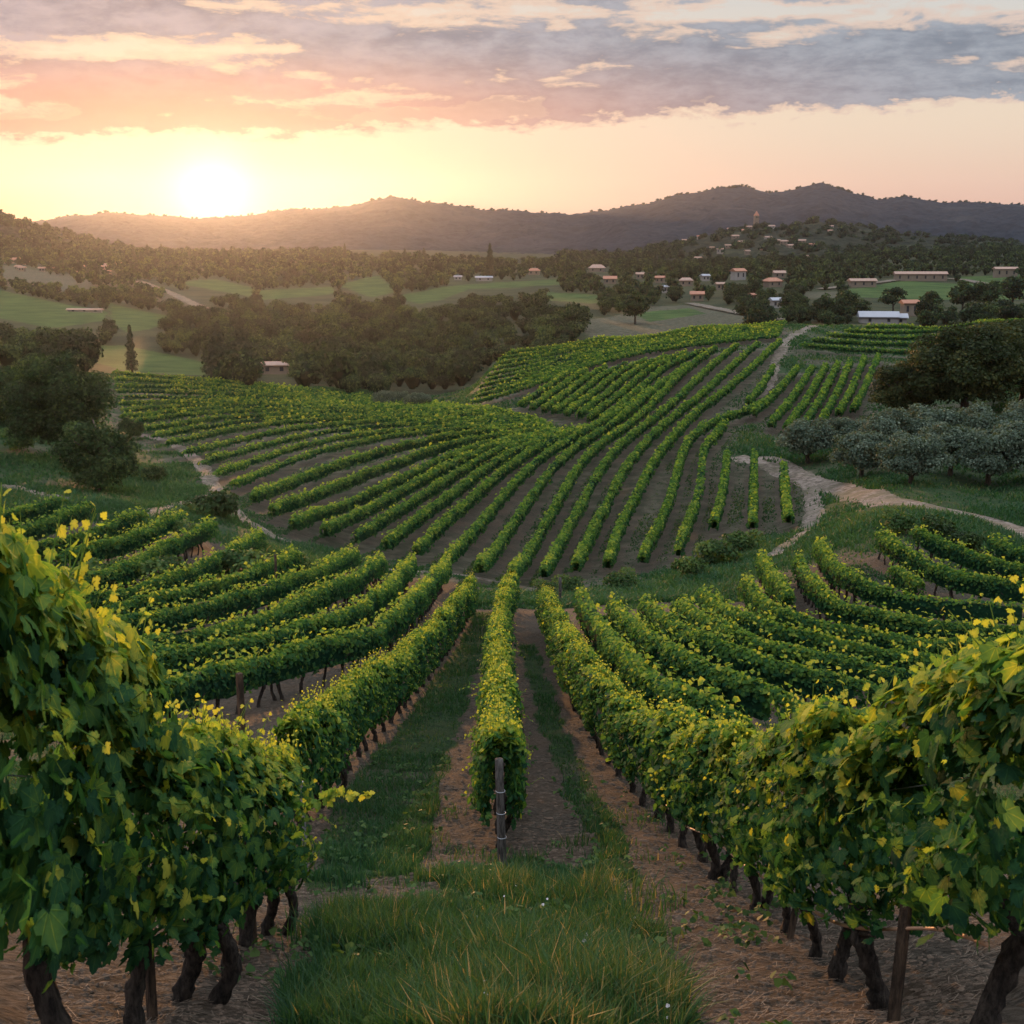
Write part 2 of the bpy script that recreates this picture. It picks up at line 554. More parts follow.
M_METAL = flat_mat('galvanised_steel', (0.32, 0.33, 0.35), 0.45, 0.3, 8, 0.7)
M_HOSE = flat_mat('brown_hose', (0.42, 0.24, 0.15), 0.5, 0.2, 5)
M_WALL = flat_mat('plaster_wall', (0.19, 0.155, 0.12), 0.9, 0.25)
M_WALL_W = flat_mat('white_plaster', (0.28, 0.265, 0.25), 0.9, 0.12)
M_ROOF = flat_mat('terracotta_roof', (0.38, 0.18, 0.115), 0.85, 0.3, 1.2)
M_ROOF_W = flat_mat('white_sheet_roof', (0.32, 0.33, 0.36), 0.5, 0.1)
M_ROOF_P = flat_mat('pale_tile_roof', (0.36, 0.24, 0.185), 0.85, 0.3, 1.2)
M_GLASS = flat_mat('window_dark', (0.03, 0.033, 0.04), 0.2, 0.2)
M_STONE = flat_mat('pale_stone', (0.40, 0.37, 0.33), 0.9, 0.35, 3)


def ground_material():
    m, k, b = principled('land', 0.95, 0.1)
    geo = k.new('ShaderNodeNewGeometry')
    P = geo.outputs['Position']
    fine = k.noise(P, 7.0, 6.0, 0.7)
    mp = k.new('ShaderNodeMapping')
    mp.inputs['Scale'].default_value = (1.0, 2.6, 2.0)
    k.l.new(P, mp.inputs[0])
    fib = k.noise(mp.outputs[0], 11.0, 6.0, 0.72, 0.6)
    mid = k.noise(P, 0.9, 5.0, 0.6)
    wide = k.noise(P, 0.05, 4.0, 0.6)
    soil = k.mix(k.ramp(fib, 0.36, 0.66), (0.036, 0.030, 0.022), (0.138, 0.112, 0.086))
    soil = k.mix(k.math('MULTIPLY', k.ramp(fine, 0.56, 0.72), 0.55), soil, (0.22, 0.17, 0.13))
    soil = k.mix(k.math('MULTIPLY', k.ramp(mid, 0.42, 0.66), 0.45), soil, (0.13, 0.085, 0.055))
    grass = k.mix(k.ramp(fine, 0.3, 0.7), (0.015, 0.034, 0.015), (0.045, 0.080, 0.028))
    grass = k.mix(k.math('MULTIPLY', k.ramp(mid, 0.45, 0.7), 0.5), grass, (0.085, 0.085, 0.035))
    dry = k.mix(k.ramp(mid, 0.35, 0.68), (0.065, 0.060, 0.040), (0.15, 0.128, 0.095))
    field = k.mix(k.ramp(k.noise(P, 0.12, 3.0), 0.3, 0.7), (0.030, 0.060, 0.015), (0.060, 0.098, 0.026))
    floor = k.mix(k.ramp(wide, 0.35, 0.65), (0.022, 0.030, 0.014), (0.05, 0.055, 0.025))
    c = k.mix(k.attr('a_dry'), grass, dry)
    c = k.mix(k.attr('a_soil'), c, soil)
    c = k.mix(k.attr('a_floor'), c, floor)
    c = k.mix(k.attr('a_field'), c, field)
    k.l.new(c, b.inputs['Base Color'])
    bp = k.new('ShaderNodeBump')
    bp.inputs['Strength'].default_value = 0.8
    bp.inputs['Distance'].default_value = 0.13
    k.l.new(k.math('ADD', fib, k.math('MULTIPLY', fine, 0.7)), bp.inputs['Height'])
    k.l.new(bp.outputs[0], b.inputs['Normal'])
    return m


def gravel_material():
    m, k, b = principled('gravel', 0.95, 0.15)
    geo = k.new('ShaderNodeNewGeometry')
    P = geo.outputs['Position']
    n = k.noise(P, 3.0, 6.0, 0.7)
    mid = k.noise(P, 0.5, 4.0, 0.6)
    c = k.mix(k.ramp(n, 0.35, 0.65), (0.085, 0.066, 0.05), (0.26, 0.21, 0.17))
    c = k.mix(k.math('MULTIPLY', k.ramp(mid, 0.42, 0.62), 0.75), c, (0.085, 0.078, 0.045))
    k.l.new(c, b.inputs['Base Color'])
    bp = k.new('ShaderNodeBump')
    bp.inputs['Strength'].default_value = 0.7
    bp.inputs['Distance'].default_value = 0.08
    k.l.new(n, bp.inputs['Height'])
    k.l.new(bp.outputs[0], b.inputs['Normal'])
    return m


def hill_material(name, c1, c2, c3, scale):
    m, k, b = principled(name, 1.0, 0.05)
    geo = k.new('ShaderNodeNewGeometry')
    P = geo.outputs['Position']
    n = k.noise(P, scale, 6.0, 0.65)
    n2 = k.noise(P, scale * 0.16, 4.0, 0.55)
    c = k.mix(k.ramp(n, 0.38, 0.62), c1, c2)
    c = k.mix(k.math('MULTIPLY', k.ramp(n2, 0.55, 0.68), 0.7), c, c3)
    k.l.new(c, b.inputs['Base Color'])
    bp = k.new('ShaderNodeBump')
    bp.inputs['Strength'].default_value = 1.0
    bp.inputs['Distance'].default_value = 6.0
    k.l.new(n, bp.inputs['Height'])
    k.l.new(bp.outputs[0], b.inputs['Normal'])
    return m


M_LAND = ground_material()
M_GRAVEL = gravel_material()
M_MOUNT = hill_material('mountain_wood', (0.011, 0.016, 0.023), (0.023, 0.031, 0.041), (0.042, 0.046, 0.05), 0.06)  # woodland colour with the blue of sky light and distance mixed in
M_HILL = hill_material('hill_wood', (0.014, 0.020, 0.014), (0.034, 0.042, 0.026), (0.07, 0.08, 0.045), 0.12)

# ------------------------------------------------------------------ vine rows: where they run (pixel traces of the canopy)


def lerp_rows(keys, counts):
    """rows interpolated between traced ones"""
    out = []
    rs = [smooth_poly(k, 14) for k in keys]
    for a, b, n in zip(rs[:-1], rs[1:], counts):
        for i in range(n):
            f = i / n
            out.append(a * (1 - f) + b * f)
    out.append(rs[-1])
    return out


K_E = [(607, 567), (620, 530), (637, 500), (652, 467), (668, 447), (690, 420), (718, 400), (752, 370), (780, 343)]
K_H = [(512, 580), (540, 538), (561, 500), (585, 462), (616, 437), (642, 418), (662, 396), (690, 368), (716, 350)]
K_L5 = [(416, 555), (436, 537), (468, 508), (498, 480), (532, 454), (566, 440), (596, 429)]
K_L2 = [(293, 527), (340, 512), (374, 497), (416, 476), (460, 456), (505, 445), (552, 434)]
K_T4 = [(234, 488), (290, 465), (350, 447), (430, 434), (500, 430), (552, 427)]
K_T3 = [(168, 446), (240, 431), (330, 421), (430, 420), (530, 420)]
K_T2 = [(125, 425), (200, 416), (300, 411), (400, 412), (505, 413)]
K_T1 = [(118, 399), (220, 400), (330, 404), (420, 409), (475, 411)]
K_T0 = [(113, 375), (200, 381), (300, 391), (380, 400), (428, 405)]
K_U0 = [(520, 408), (545, 392), (566, 377)]
K_U1 = [(600, 424), (634, 397), (667, 369), (706, 352)]
K_C0 = [(508, 350), (560, 342), (640, 333), (710, 327), (786, 323)]
K_C1 = [(470, 405), (520, 392), (575, 372), (630, 357), (700, 346), (778, 338)]
MID = []
MID += [('terrace', r) for r in lerp_rows([K_T0, K_T1, K_T2, K_T3, K_T4], [4, 4, 3, 4])]
MID += [('lower slope', r) for r in lerp_rows([K_T4, K_L2, K_L5], [3, 4])[1:]]
MID += [('lower slope', r) for r in lerp_rows([K_L5 + [(632, 404)], K_H], [3])[1:]]
MID += [('lower slope', r) for r in lerp_rows([K_H, K_E], [3])[1:]]
MID += [('lower slope', np.array(r, float)) for r in [
    [(642, 562), (667, 510), (684, 452), (702, 431), (728, 420), (754, 412), (776, 396)],
    [(677, 555), (698, 498), (703, 455), (711, 443), (725, 426)],
    [(713, 530), (722, 495), (727, 456)],
    [(752, 528), (753, 495), (754, 458)],
    [(788, 522), (785, 500), (783, 468)]]]
MID += [('upper slope', r) for r in lerp_rows([K_U0, K_U1], [7])]
MID += [('crest', r) for r in lerp_rows([K_C0, K_C1], [10])]
tops = [(773, 370), (797, 371), (812, 370), (826, 368), (838, 366), (850, 364), (864, 361), (878, 358)]
bots = [(748, 405), (752, 417), (770, 427), (786, 430), (802, 429), (820, 425), (838, 416), (852, 413)]
for (a, b), (c, d) in zip(bots, tops):
    MID.append(('side block', np.array([(a, b), (a + (c - a) * .42, b + (d - b) * .36), (a + (c - a) * .74, b + (d - b) * .7), (c, d)], float)))
for a in [[(800, 347), (850, 352), (900, 354), (950, 356)], [(812, 342), (870, 346), (930, 346), (985, 346)], [(826, 337), (890, 340), (960, 338), (1045, 338)],
          [(846, 333), (900, 334), (970, 331), (1045, 330)], [(866, 329), (920, 328), (980, 324), (1045, 322)]]:
    MID.append(('hilltop', np.array(a, float)))

NEAR = {
    'left': [
        [(448, 566), (425, 596), (404, 618), (375, 640), (331, 655), (280, 668), (200, 690), (140, 705)],
        [(413, 565), (396, 588), (375, 608), (345, 625), (290, 640), (230, 655), (150, 668)],
        [(383, 566), (352, 586), (310, 606), (270, 625), (220, 640), (140, 650)],
        [(356, 560), (318, 577), (272, 595), (235, 607), (180, 622), (110, 635)],
        [(300, 558), (262, 576), (225, 590), (180, 602), (110, 618)],
        [(262, 540), (228, 560), (190, 580), (140, 598), (80, 610)],
        [(214, 530), (185, 543), (150, 562), (120, 577), (70, 590)],
        [(184, 521), (150, 537), (115, 552), (60, 565)],
        [(146, 522), (112, 533), (80, 543), (20, 556)],
        [(92, 509), (60, 524), (28, 536), (-30, 545)],
        [(66, 505), (30, 514), (0, 519), (-40, 522)],
    ],
    'right': [
        [(579, 602), (592, 625), (612, 655), (645, 690), (690, 716), (745, 738)],
        [(612, 614), (640, 643), (685, 672), (740, 697), (800, 715)],
        [(644, 613), (680, 641), (730, 663), (790, 682), (880, 700)],
        [(678, 611), (700, 628), (740, 647), (800, 666), (890, 682), (980, 690)],
        [(698, 601), (738, 626), (780, 643), (850, 658), (930, 667), (1040, 674)],
        [(744, 592), (768, 615), (805, 632), (880, 647), (1040, 657)],
        [(760, 565), (772, 582), (788, 604)],
        [(797, 566), (815, 594), (845, 615), (890, 627), (950, 635), (1045, 641)],
        [(817, 550), (836, 576), (862, 593), (905, 605), (960, 612), (1045, 617)],
        [(877, 543), (905, 561), (945, 582), (990, 592), (1045, 598)],
        [(890, 576), (906, 586), (918, 594)],
        [(913, 538), (950, 555), (990, 568), (1045, 580)],
        [(988, 545), (1015, 556), (1050, 565)],
    ],
}
ROWS = []          # (block, plan path, height, half width)
for blk, r in MID:
    dm = 240 if blk in ('crest', 'hilltop') else 185
    hb = {'terrace': .85, 'crest': .78, 'hilltop': 1.0}.get(blk, 1.22)
    ROWS.append((blk, plan_path(r, hb * .5, 60, dm), hb, 0.26))
for side, rs in NEAR.items():
    for r in rs:
        ROWS.append((side + ' shelf', plan_path(r, 0.75, 15, 95), 1.22, 0.235))
# foreground rows, traced along the feet of the vines
FG_LEFT = plan_path([(-40, 1150), (60, 1080), (161, 1020), (232, 968), (290, 914)], 0, 2.6, 14, 0.1)
FG_LEFT_B = plan_path([(298, 838), (331, 792), (360, 755), (397, 718), (437, 668), (460, 634), (472, 612)], 0, 10, 80, 0.1)
FG_MID = plan_path([(501, 860), (499, 800), (499, 740), (498, 690), (501, 650), (507, 622), (512, 607)], 0, 11, 80, 0.1)
FG_RIGHT = plan_path([(1060, 1105), (966, 1026), (872, 1008), (822, 966), (765, 917), (722, 884), (677, 838), (644, 806), (600, 752), (572, 700), (554, 655), (545, 632)], 0, 2.6, 80, 0.1)
FG = [FG_LEFT, FG_LEFT_B, FG_MID, FG_RIGHT]

# distance of the ground from the nearest row, on a plan grid
GX0, GX1, GY0, GY1, GS = -110.0, 125.0, 2.5, 245.0, 0.16
NX, NY = int((GX1 - GX0) / GS), int((GY1 - GY0) / GS)
RD = np.full((NY, NX), 9.0, dtype=np.float32)
for P in [r[1] for r in ROWS] + FG:
    Q = resample(P, max(int(np.linalg.norm(np.diff(P, axis=0), axis=1).sum() / 0.1), 4))
    i = ((Q[:, 1] - GY0) / GS).astype(int)
    j = ((Q[:, 0] - GX0) / GS).astype(int)
    ok = (i >= 0) & (i < NY) & (j >= 0) & (j < NX)
    RD[i[ok], j[ok]] = 0.0
for _ in range(14):
    for ax in (0, 1):
        for sh in (1, -1):
            RD = np.minimum(RD, np.roll(RD, sh, ax) + GS)
    for s1 in (1, -1):
        for s2 in (1, -1):
            RD = np.minimum(RD, np.roll(np.roll(RD, s1, 0), s2, 1) + GS * 1.4142)


def row_dist(X, Y):
    i = np.clip(((Y - GY0) / GS).astype(int), 0, NY - 1)
    j = np.clip(((X - GX0) / GS).astype(int), 0, NX - 1)
    d = RD[i, j]
    return np.where((Y > GY1 - 1) | (X < GX0 + 1) | (X > GX1 - 1) | (Y < GY0), 9.0, d)


# ------------------------------------------------------------------ ground sheet
FIELDS = [
    [(-40, 281), (0, 290), (60, 303), (108, 312), (106, 320), (50, 328), (0, 318), (-40, 312)],
    [(108, 303), (178, 318), (150, 330), (128, 333), (112, 322)],
    [(172, 283), (215, 279), (256, 288), (256, 298), (225, 292)],
    [(335, 284), (380, 276), (397, 292), (370, 297)],
    [(395, 297), (455, 285), (565, 279), (560, 285), (470, 290), (442, 300), (420, 304)],
    [(90, 346), (125, 346), (215, 364), (212, 376), (130, 372), (92, 362)],
    [(845, 290), (905, 281), (965, 284), (1060, 289), (1060, 299), (960, 300), (900, 299), (850, 297)],
    [(955, 277), (1020, 275), (1020, 286), (965, 284)],
    [(630, 312), (690, 308), (705, 313), (650, 322)],
    [(600, 250), (680, 246), (690, 252), (600, 256)],
    [(256, 291), (330, 286), (338, 294), (262, 300)],
    [(548, 292), (604, 295), (596, 304), (540, 300)],
]
DRYF = [
    [(570, 326), (650, 306), (700, 305), (760, 318), (740, 325), (600, 342)],
    [(801, 292), (842, 291), (842, 299), (803, 299)],
    [(0, 264), (100, 279), (145, 282), (200, 308), (235, 322), (110, 301), (60, 298), (0, 285)],
    [(790, 345), (870, 352), (870, 362), (800, 372)],
]
GRASS_NEAR = [
    [(306, 884), (334, 800), (405, 722), (452, 655), (476, 612), (500, 612), (482, 650), (462, 720), (440, 790), (430, 850), (405, 884)],
    [(519, 645), (537, 645), (556, 705), (585, 770), (622, 835), (640, 880), (560, 880), (600, 850), (566, 790), (538, 720)],
    [(262, 1060), (318, 950), (352, 912), (420, 885), (440, 868), (560, 866), (615, 905), (655, 960), (690, 1060)],
    [(600, 650), (606, 648), (650, 690), (648, 700)],
    [(380, 880), (350, 884), (306, 884), (330, 870)],
]


def zones(X, Y, Z):
    px, py = proj(X, Y, Z)
    wx = (fbm(X * 1.3, Y * 1.3, 3) - .5) * 46 * np.clip(9 / Y, .25, 1.2)
    wy = (fbm(X * 1.3, Y * 1.3, 8) - .5) * 36 * np.clip(9 / Y, .25, 1.2)
    near = Y < 62
    rd = row_dist(X, Y)
    n = fbm(X * .8, Y * .8, 21)
    n2 = fbm(X * .12, Y * .12, 31)
    soil = 1 - sstep(0.55, 1.5, rd + (n - .5) * 1.3)
    mids = (Y > 62)
    soil = np.where(mids & (rd < 1.8), (1 - sstep(.45, 1.0, rd + (n - .5) * .6)) * 0.75 * sstep(.34, .58, n2 * .5 + n * .5), soil)
    soil = np.where(~mids & (rd < 2.5), np.maximum(soil, 0.85 * sstep(.3, .5, n)), soil)
    g = np.zeros(X.shape, bool)
    lane = near & (px > 200) & (px < 760) & (py > 600)
    for poly in GRASS_NEAR:
        g |= inpoly(px + wx, py + wy, poly)
    soil = np.where(lane & (rd < 4.5), 1.0, soil)
    soil = np.where(near & g, 0.0, soil)
    g &= ~inpoly(px + wx * .5, py + wy * .5, [(296, 890), (340, 908), (390, 910), (442, 893), (440, 882), (380, 884)])
    soil = np.where(near & (Y < 14) & ~g, 1.0, soil)
    dry = sstep(.55, .75, n2) * 0.6
    dry = np.where((Y > 60) & (Y < 185) & (rd < 2.2), np.maximum(dry, .75), dry)
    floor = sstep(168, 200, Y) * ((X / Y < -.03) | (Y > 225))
    field = np.zeros(X.shape)
    fw = (fbm(X * .05, Y * .05, 41) - .5) * 5
    for poly in FIELDS:
        field = np.maximum(field, (inpoly(px + fw, py + fw * .5, poly) & (Y > 195)).astype(float))
    for poly in DRYF:
        ip = inpoly(px + fw, py + fw * .5, poly) & (Y > 150)
        dry = np.where(ip, .8, dry)
        floor = np.where(ip, 0.25, floor)
    return soil, dry, floor, field


def relief(X, Y):
    r = (fbm(X * 2.2, Y * 2.2, 51) - .5) * .16 * np.clip(1.2 - Y / 70, 0, 1) + (fbm(X * 9, Y * 9, 55, 3) - .5) * .05 * np.clip(1.1 - Y / 30, 0, 1)
    return r + (fbm(X * .25, Y * .25, 58) - .5) * .35 * np.clip(1.5 - Y / 150, 0, 1) * sstep(25, 50, Y)


NU, NW = 620, 1500
us = np.linspace(-0.75, 0.75, NU)
ws = np.linspace(math.log(2.3), math.log(4300), NW)
UU, WW = np.meshgrid(us, ws)
YY = np.exp(WW)
XX = UU * YY
ZZ = land(XX, YY) + relief(XX, YY)
gv = np.stack([XX.ravel(), YY.ravel(), ZZ.ravel()], 1)
ii = np.arange(NU * NW).reshape(NW, NU)
gf = np.stack([ii[:-1, :-1].ravel(), ii[:-1, 1:].ravel(), ii[1:, 1:].ravel(), ii[1:, :-1].ravel()], 1)
zs, zd, zf, zg = zones(XX, YY, ZZ)
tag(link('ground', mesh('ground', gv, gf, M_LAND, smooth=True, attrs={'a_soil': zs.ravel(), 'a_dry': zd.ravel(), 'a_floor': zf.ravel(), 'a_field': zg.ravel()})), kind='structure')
LOWEST = float(ZZ.min())


def topz(X, Y):
    return land(X, Y) + relief(np.asarray(X, float), np.asarray(Y, float))


# ------------------------------------------------------------------ hills and mountains


class Hill:
    def __init__(self, prof, yr, yf, zb, seed, spur, fine):
        self.u = np.array([pix(a, b)[0] for a, b in prof])
        self.t = np.array([pix(a, b)[1] for a, b in prof])
        self.yr, self.yf, self.zb, self.seed, self.spur, self.fine = yr, yf, zb, seed, spur, fine

    def z(self, X, Y, fine=True):
        u = X / Y
        s = (Y - self.yf) / (self.yr - self.yf)
        zr = -np.interp(u, self.u, self.t) * self.yr
        up = np.clip(s, 0, 1)
        sh = up ** 1.25
        back = np.clip(1 - (s - 1) * 1.4, 0, 1)
        z = self.zb + (zr - self.zb) * np.where(s < 1, sh, back)
        n = 1 - np.abs(2 * fbm(X / self.spur, Y / (self.spur * 1.5), self.seed, 5) - 1)
        z = z + (n - .8) * (zr - self.zb) * 0.75 * np.clip(up * (1 - up) * 4, 0, 1) * np.where(s < 1, 1, 0)
        if fine:
            z = z + (fbm(X / self.fine[0], Y / self.fine[0], self.seed + 5, 3, .6) - .35) * self.fine[1]
        return z

    def build(self, name, mat, nu=760, ns=150):
        u = np.linspace(self.u[0], self.u[-1], nu)
        s = np.concatenate([np.linspace(0, 1, ns), np.linspace(1.02, 1.6, 14)])
        U, S = np.meshgrid(u, s)
        Y = self.yf + S * (self.yr - self.yf)
        X = U * Y
        Z = self.z(X, Y)
        n = len(s)
        ix = np.arange(nu * n).reshape(n, nu)
        f = np.stack([ix[:-1, :-1].ravel(), ix[:-1, 1:].ravel(), ix[1:, 1:].ravel(), ix[1:, :-1].ravel()], 1)
        return tag(link(name, mesh(name, np.stack([X.ravel(), Y.ravel(), Z.ravel()], 1), f, mat, smooth=True)), kind='structure')


PROF_MAIN = [(-260, 216), (-160, 214), (-60, 222), (40, 222), (70, 217), (110, 213), (150, 216), (200, 219), (250, 216), (285, 210), (320, 209), (350, 207), (375, 200), (395, 197), (420, 202), (450, 205), (480, 210), (520, 212), (550, 214), (575, 215), (600, 212), (625, 207), (650, 204), (675, 196), (700, 193), (720, 188), (745, 187), (770, 194), (790, 191), (806, 187), (822, 183), (836, 187), (850, 193), (880, 200), (905, 197), (940, 203), (975, 203), (1024, 206), (1120, 208), (1280, 204)]
H_MAIN = Hill(PROF_MAIN, 3000, 1500, -22, 61, 420, (16, 9))
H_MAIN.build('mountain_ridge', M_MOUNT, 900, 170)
PROF_VIL = [(560, 268), (600, 262), (640, 251), (680, 244), (705, 239), (730, 232), (757, 227), (785, 231), (800, 226), (830, 223), (860, 228), (900, 235), (960, 240), (1024, 244), (1120, 246), (1280, 240)]
H_VIL = Hill(PROF_VIL, 1450, 960, -20, 71, 170, (9, 6))
PROF_FOOT = [(-260, 230), (-60, 236), (40, 234), (100, 238), (160, 246), (230, 252), (300, 254), (380, 250), (450, 246), (520, 247), (600, 243), (660, 241), (720, 246), (800, 252)]
H_FOOT = Hill(PROF_FOOT, 2150, 1350, -21, 66, 260, (12, 7))
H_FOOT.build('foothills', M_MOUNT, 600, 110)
H_VIL.build('village_hill', M_HILL, 520, 110)
PROF_LEFT = [(-300, 190), (-100, 203), (0, 218), (20, 223), (50, 233), (90, 243), (130, 251), (190, 259), (260, 266), (340, 272)]
H_LEFT = Hill(PROF_LEFT, 1150, 800, -18, 81, 150, (8, 6))
H_LEFT.build('wooded_hill', M_HILL, 420, 100)


def surf(X, Y):
    X = np.asarray(X, float)
    Y = np.asarray(Y, float)
    z = topz(X, Y)
    for h in (H_VIL, H_LEFT, H_MAIN):
        u = X / Y
        s = (Y - h.yf) / (h.yr - h.yf)
        inside = (u > h.u[0]) & (u < h.u[-1]) & (s > 0) & (s < 1.3)
        z = np.where(inside, np.maximum(z, h.z(X, Y)), z)
    return z


# ------------------------------------------------------------------ tracks


def ribbon(name, px_pts, hw, dmin, dmax, mat=None, lift=0.05, seed=1):
    P = plan_path(px_pts, 0, dmin, dmax, 0.6)
    T = np.gradient(P, axis=0)
    T /= np.linalg.norm(T, axis=1)[:, None] + 1e-9
    N = np.stack([T[:, 1], -T[:, 0]], 1)
    V = []
    off = np.linspace(-1, 1, 9)
    for k, o in enumerate(off):
        wv = hw * (1 + (vnoise(np.arange(len(P)) * .5, np.full(len(P), k * 3.3), seed) - .5) * .6)
        q = P + N * (o * wv)[:, None]
        z = topz(q[:, 0], q[:, 1]) + lift - .06 * (abs(o) > .95)
        V.append(np.column_stack([q, z]))
    V = np.stack(V, 1)
    n, m_ = V.shape[:2]
    ix = np.arange(n * m_).reshape(n, m_)
    f = np.stack([ix[:-1, :-1].ravel(), ix[:-1, 1:].ravel(), ix[1:, 1:].ravel(), ix[1:, :-1].ravel()], 1)
    tag(link(name, mesh(name, V.reshape(-1, 3), f, mat or M_GRAVEL, smooth=True)), kind='structure')
    return P


TRACKS = [
    ribbon('gravel_track', [(1060, 548), (1000, 523), (940, 508), (880, 499), (820, 484), (780, 470), (752, 460), (736, 457)], 1.15, 50, 130, seed=2),
    ribbon('gravel_track', [(752, 460), (778, 459), (806, 480), (814, 505), (808, 530), (770, 556)], 0.6, 50, 130, seed=3, lift=.07),
    ribbon('dirt_track', [(132, 433), (165, 441), (190, 455), (212, 482), (225, 504), (262, 530), (310, 548)], 0.65, 50, 130, seed=4),
    ribbon('dirt_track', [(140, 520), (165, 510), (200, 500), (222, 494)], .8, 50, 120, seed=5, lift=.06),
    ribbon('headland_track', [(310, 548), (360, 566), (420, 573), (470, 577), (540, 590)], 0.6, 50, 90, seed=6, lift=.04),
    ribbon('hill_path', [(786, 340), (776, 362), (768, 384), (752, 400)], 0.7, 90, 200, seed=7),
    ribbon('hill_path', [(815, 325), (800, 332), (788, 340)], 0.8, 120, 215, seed=8),
    ribbon('dirt_track', [(-60, 484), (0, 487), (30, 493), (62, 500)], 0.8, 50, 110, seed=9),
    ribbon('farm_road', [(138, 282), (170, 294), (205, 310), (238, 318)], 2.2, 260, 900, lift=.6, seed=10),
    ribbon('farm_road', [(690, 304), (730, 312), (780, 321)], 2.0, 230, 600, lift=.4, seed=12),
    ribbon('farm_road', [(820, 290), (880, 283), (905, 280), (960, 280), (1010, 291)], 2.2, 250, 900, lift=.5, seed=13),
]

# ------------------------------------------------------------------ leaves
QUAD = (np.array([[0, 0, 0], [.48, .42, .14], [0, 1, -.06], [-.48, .42, .14]]), np.array([[0, 1, 2], [0, 2, 3]]))
half = [(.0, .10), (.15, -.08), (.36, -.03), (.40, .11), (.57, .22), (.54, .40), (.36, .45), (.45, .66), (.25, .69), (.16, .88), (.0, 1.0)]
outl = half + [(-a, b) for a, b in half[-2:0:-1]]
lob = [(0, .36)] + outl
LOBED_V = np.array([(a, b, -.55 * a * a - .30 * (b - .36) ** 2 + .10 * abs(a)) for a, b in lob])
nl_ = len(outl)
LOBED = (LOBED_V, np.array([[0, 1 + (i + 1) % nl_, 1 + i] for i in range(nl_)]))
five = [(0, .02), (.42, .06), (.50, .46), (.0, 1.0), (-.50, .46), (-.42, .06)]
FIVE = (np.array([(a, b, -.5 * a * a + .12 * abs(a)) for a, b in five]), np.array([[0, 1, 2], [0, 2, 3], [0, 3, 4], [0, 4, 5]]))


def unit(v):
    return v / (np.linalg.norm(v, axis=-1, keepdims=True) + 1e-9)


def leaves(C, N, size, tint, tmpl=QUAD, hang=0.8, jit=0.6, g=None):
    """leaf blades at C facing N; tips hang down by `hang`"""
    g = g or rng
    n = len(C)
    N = unit(N + g.normal(0, jit, (n, 3)))
    tip = g.normal(0, .7, (n, 3))
    tip[:, 2] -= hang
    tip = unit(tip - N * (tip * N).sum(1, keepdims=True))
    side = np.cross(tip, N)
    tv, tf = tmpl
    s = np.asarray(size).reshape(-1, 1, 1) * np.ones((n, 1, 1))
    curl = g.uniform(-.6, 1.5, (n, 1, 1))
    V = C[:, None] + s * (tv[None, :, 0:1] * side[:, None] + (tv[None, :, 1:2] - .3) * tip[:, None] + tv[None, :, 2:3] * curl * N[:, None])
    Fa = (tf[None] + (np.arange(n) * len(tv))[:, None, None]).reshape(-1, 3)
    return V.reshape(-1, 3), Fa, (np.repeat(tint, len(tv)) if len(tv) < 10 else (np.asarray(tint)[:, None] + np.where(np.arange(len(tv)) == 0, .13, np.where(np.arange(len(tv)) % 2 == 0, -.05, .02))[None]).ravel())


class Acc:
    def __init__(self):
        self.v, self.f, self.t, self.n, self.xy = [], [], [], 0, []

    def add(self, V, Fa, t, tmpl=None):
        self.v.append(V)
        self.xy.append(np.tile(tmpl[0][:, :2], (len(V) // len(tmpl[0]), 1)) if tmpl is not None else np.full((len(V), 2), -5.0))
        self.f.append(np.asarray(Fa) + self.n)
        self.t.append(np.broadcast_to(np.asarray(t, float), (len(V),)))
        self.n += len(V)

    def mesh(self, name, mat, smooth=False):
        fs = {}
        for f in self.f:
            fs.setdefault(f.shape[1], []).append(f)
        return mesh(name, np.concatenate(self.v), [np.concatenate(x) for x in fs.values()], mat, np.concatenate(self.t), smooth, {'leaf_x': np.concatenate(self.xy)[:, 0], 'leaf_y': np.concatenate(self.xy)[:, 1]} if mat is M_VINE_NEAR else None)


def tube(P, r, sides=8, cap=True, wob=0.0, seed=0):
    P = np.asarray(P, float)
    r = np.broadcast_to(np.asarray(r, float), (len(P),))
    T = unit(np.gradient(P, axis=0))
    ref = np.where(np.abs(T[:, 2:3]) > .9, np.array([[1., 0, 0]]), np.array([[0, 0, 1.]]))
    A_ = unit(np.cross(T, ref))
    B_ = np.cross(T, A_)
    a = np.linspace(0, 2 * math.pi, sides, endpoint=False)
    rr = r[:, None] * (1 + wob * (2 * hash2(np.arange(len(P))[:, None] * 7 + seed, np.arange(sides)[None], seed) - 1))
    V = P[:, None] + rr[..., None] * (np.cos(a)[None, :, None] * A_[:, None] + np.sin(a)[None, :, None] * B_[:, None])
    n = len(P)
    ix = np.arange(n * sides).reshape(n, sides)
    nx = np.roll(ix, -1, 1)
    f = np.stack([ix[:-1].ravel(), nx[:-1].ravel(), nx[1:].ravel(), ix[1:].ravel()], 1)
    V = V.reshape(-1, 3)
    fs = [f]
    if cap:
        V = np.vstack([V, P[-1] + T[-1] * r[-1] * .3, P[0]])
        c = len(V) - 2
        fs.append(np.stack([ix[-1], nx[-1], np.full(sides, c)], 1))
        fs.append(np.stack([nx[0], ix[0], np.full(sides, c + 1)], 1))
    return V, fs


def add_tube(acc, *a, tint=.5, **k):
    V, fs = tube(*a, **k)
    base = acc.n
    acc.add(V, fs[0], tint)
    for f in fs[1:]:
        acc.f.append(f + base)


# ------------------------------------------------------------------ vine hedges (all rows but the foreground ones)
def nearest_ratio(P):
    return np.hypot(P[:, 0], P[:, 1])


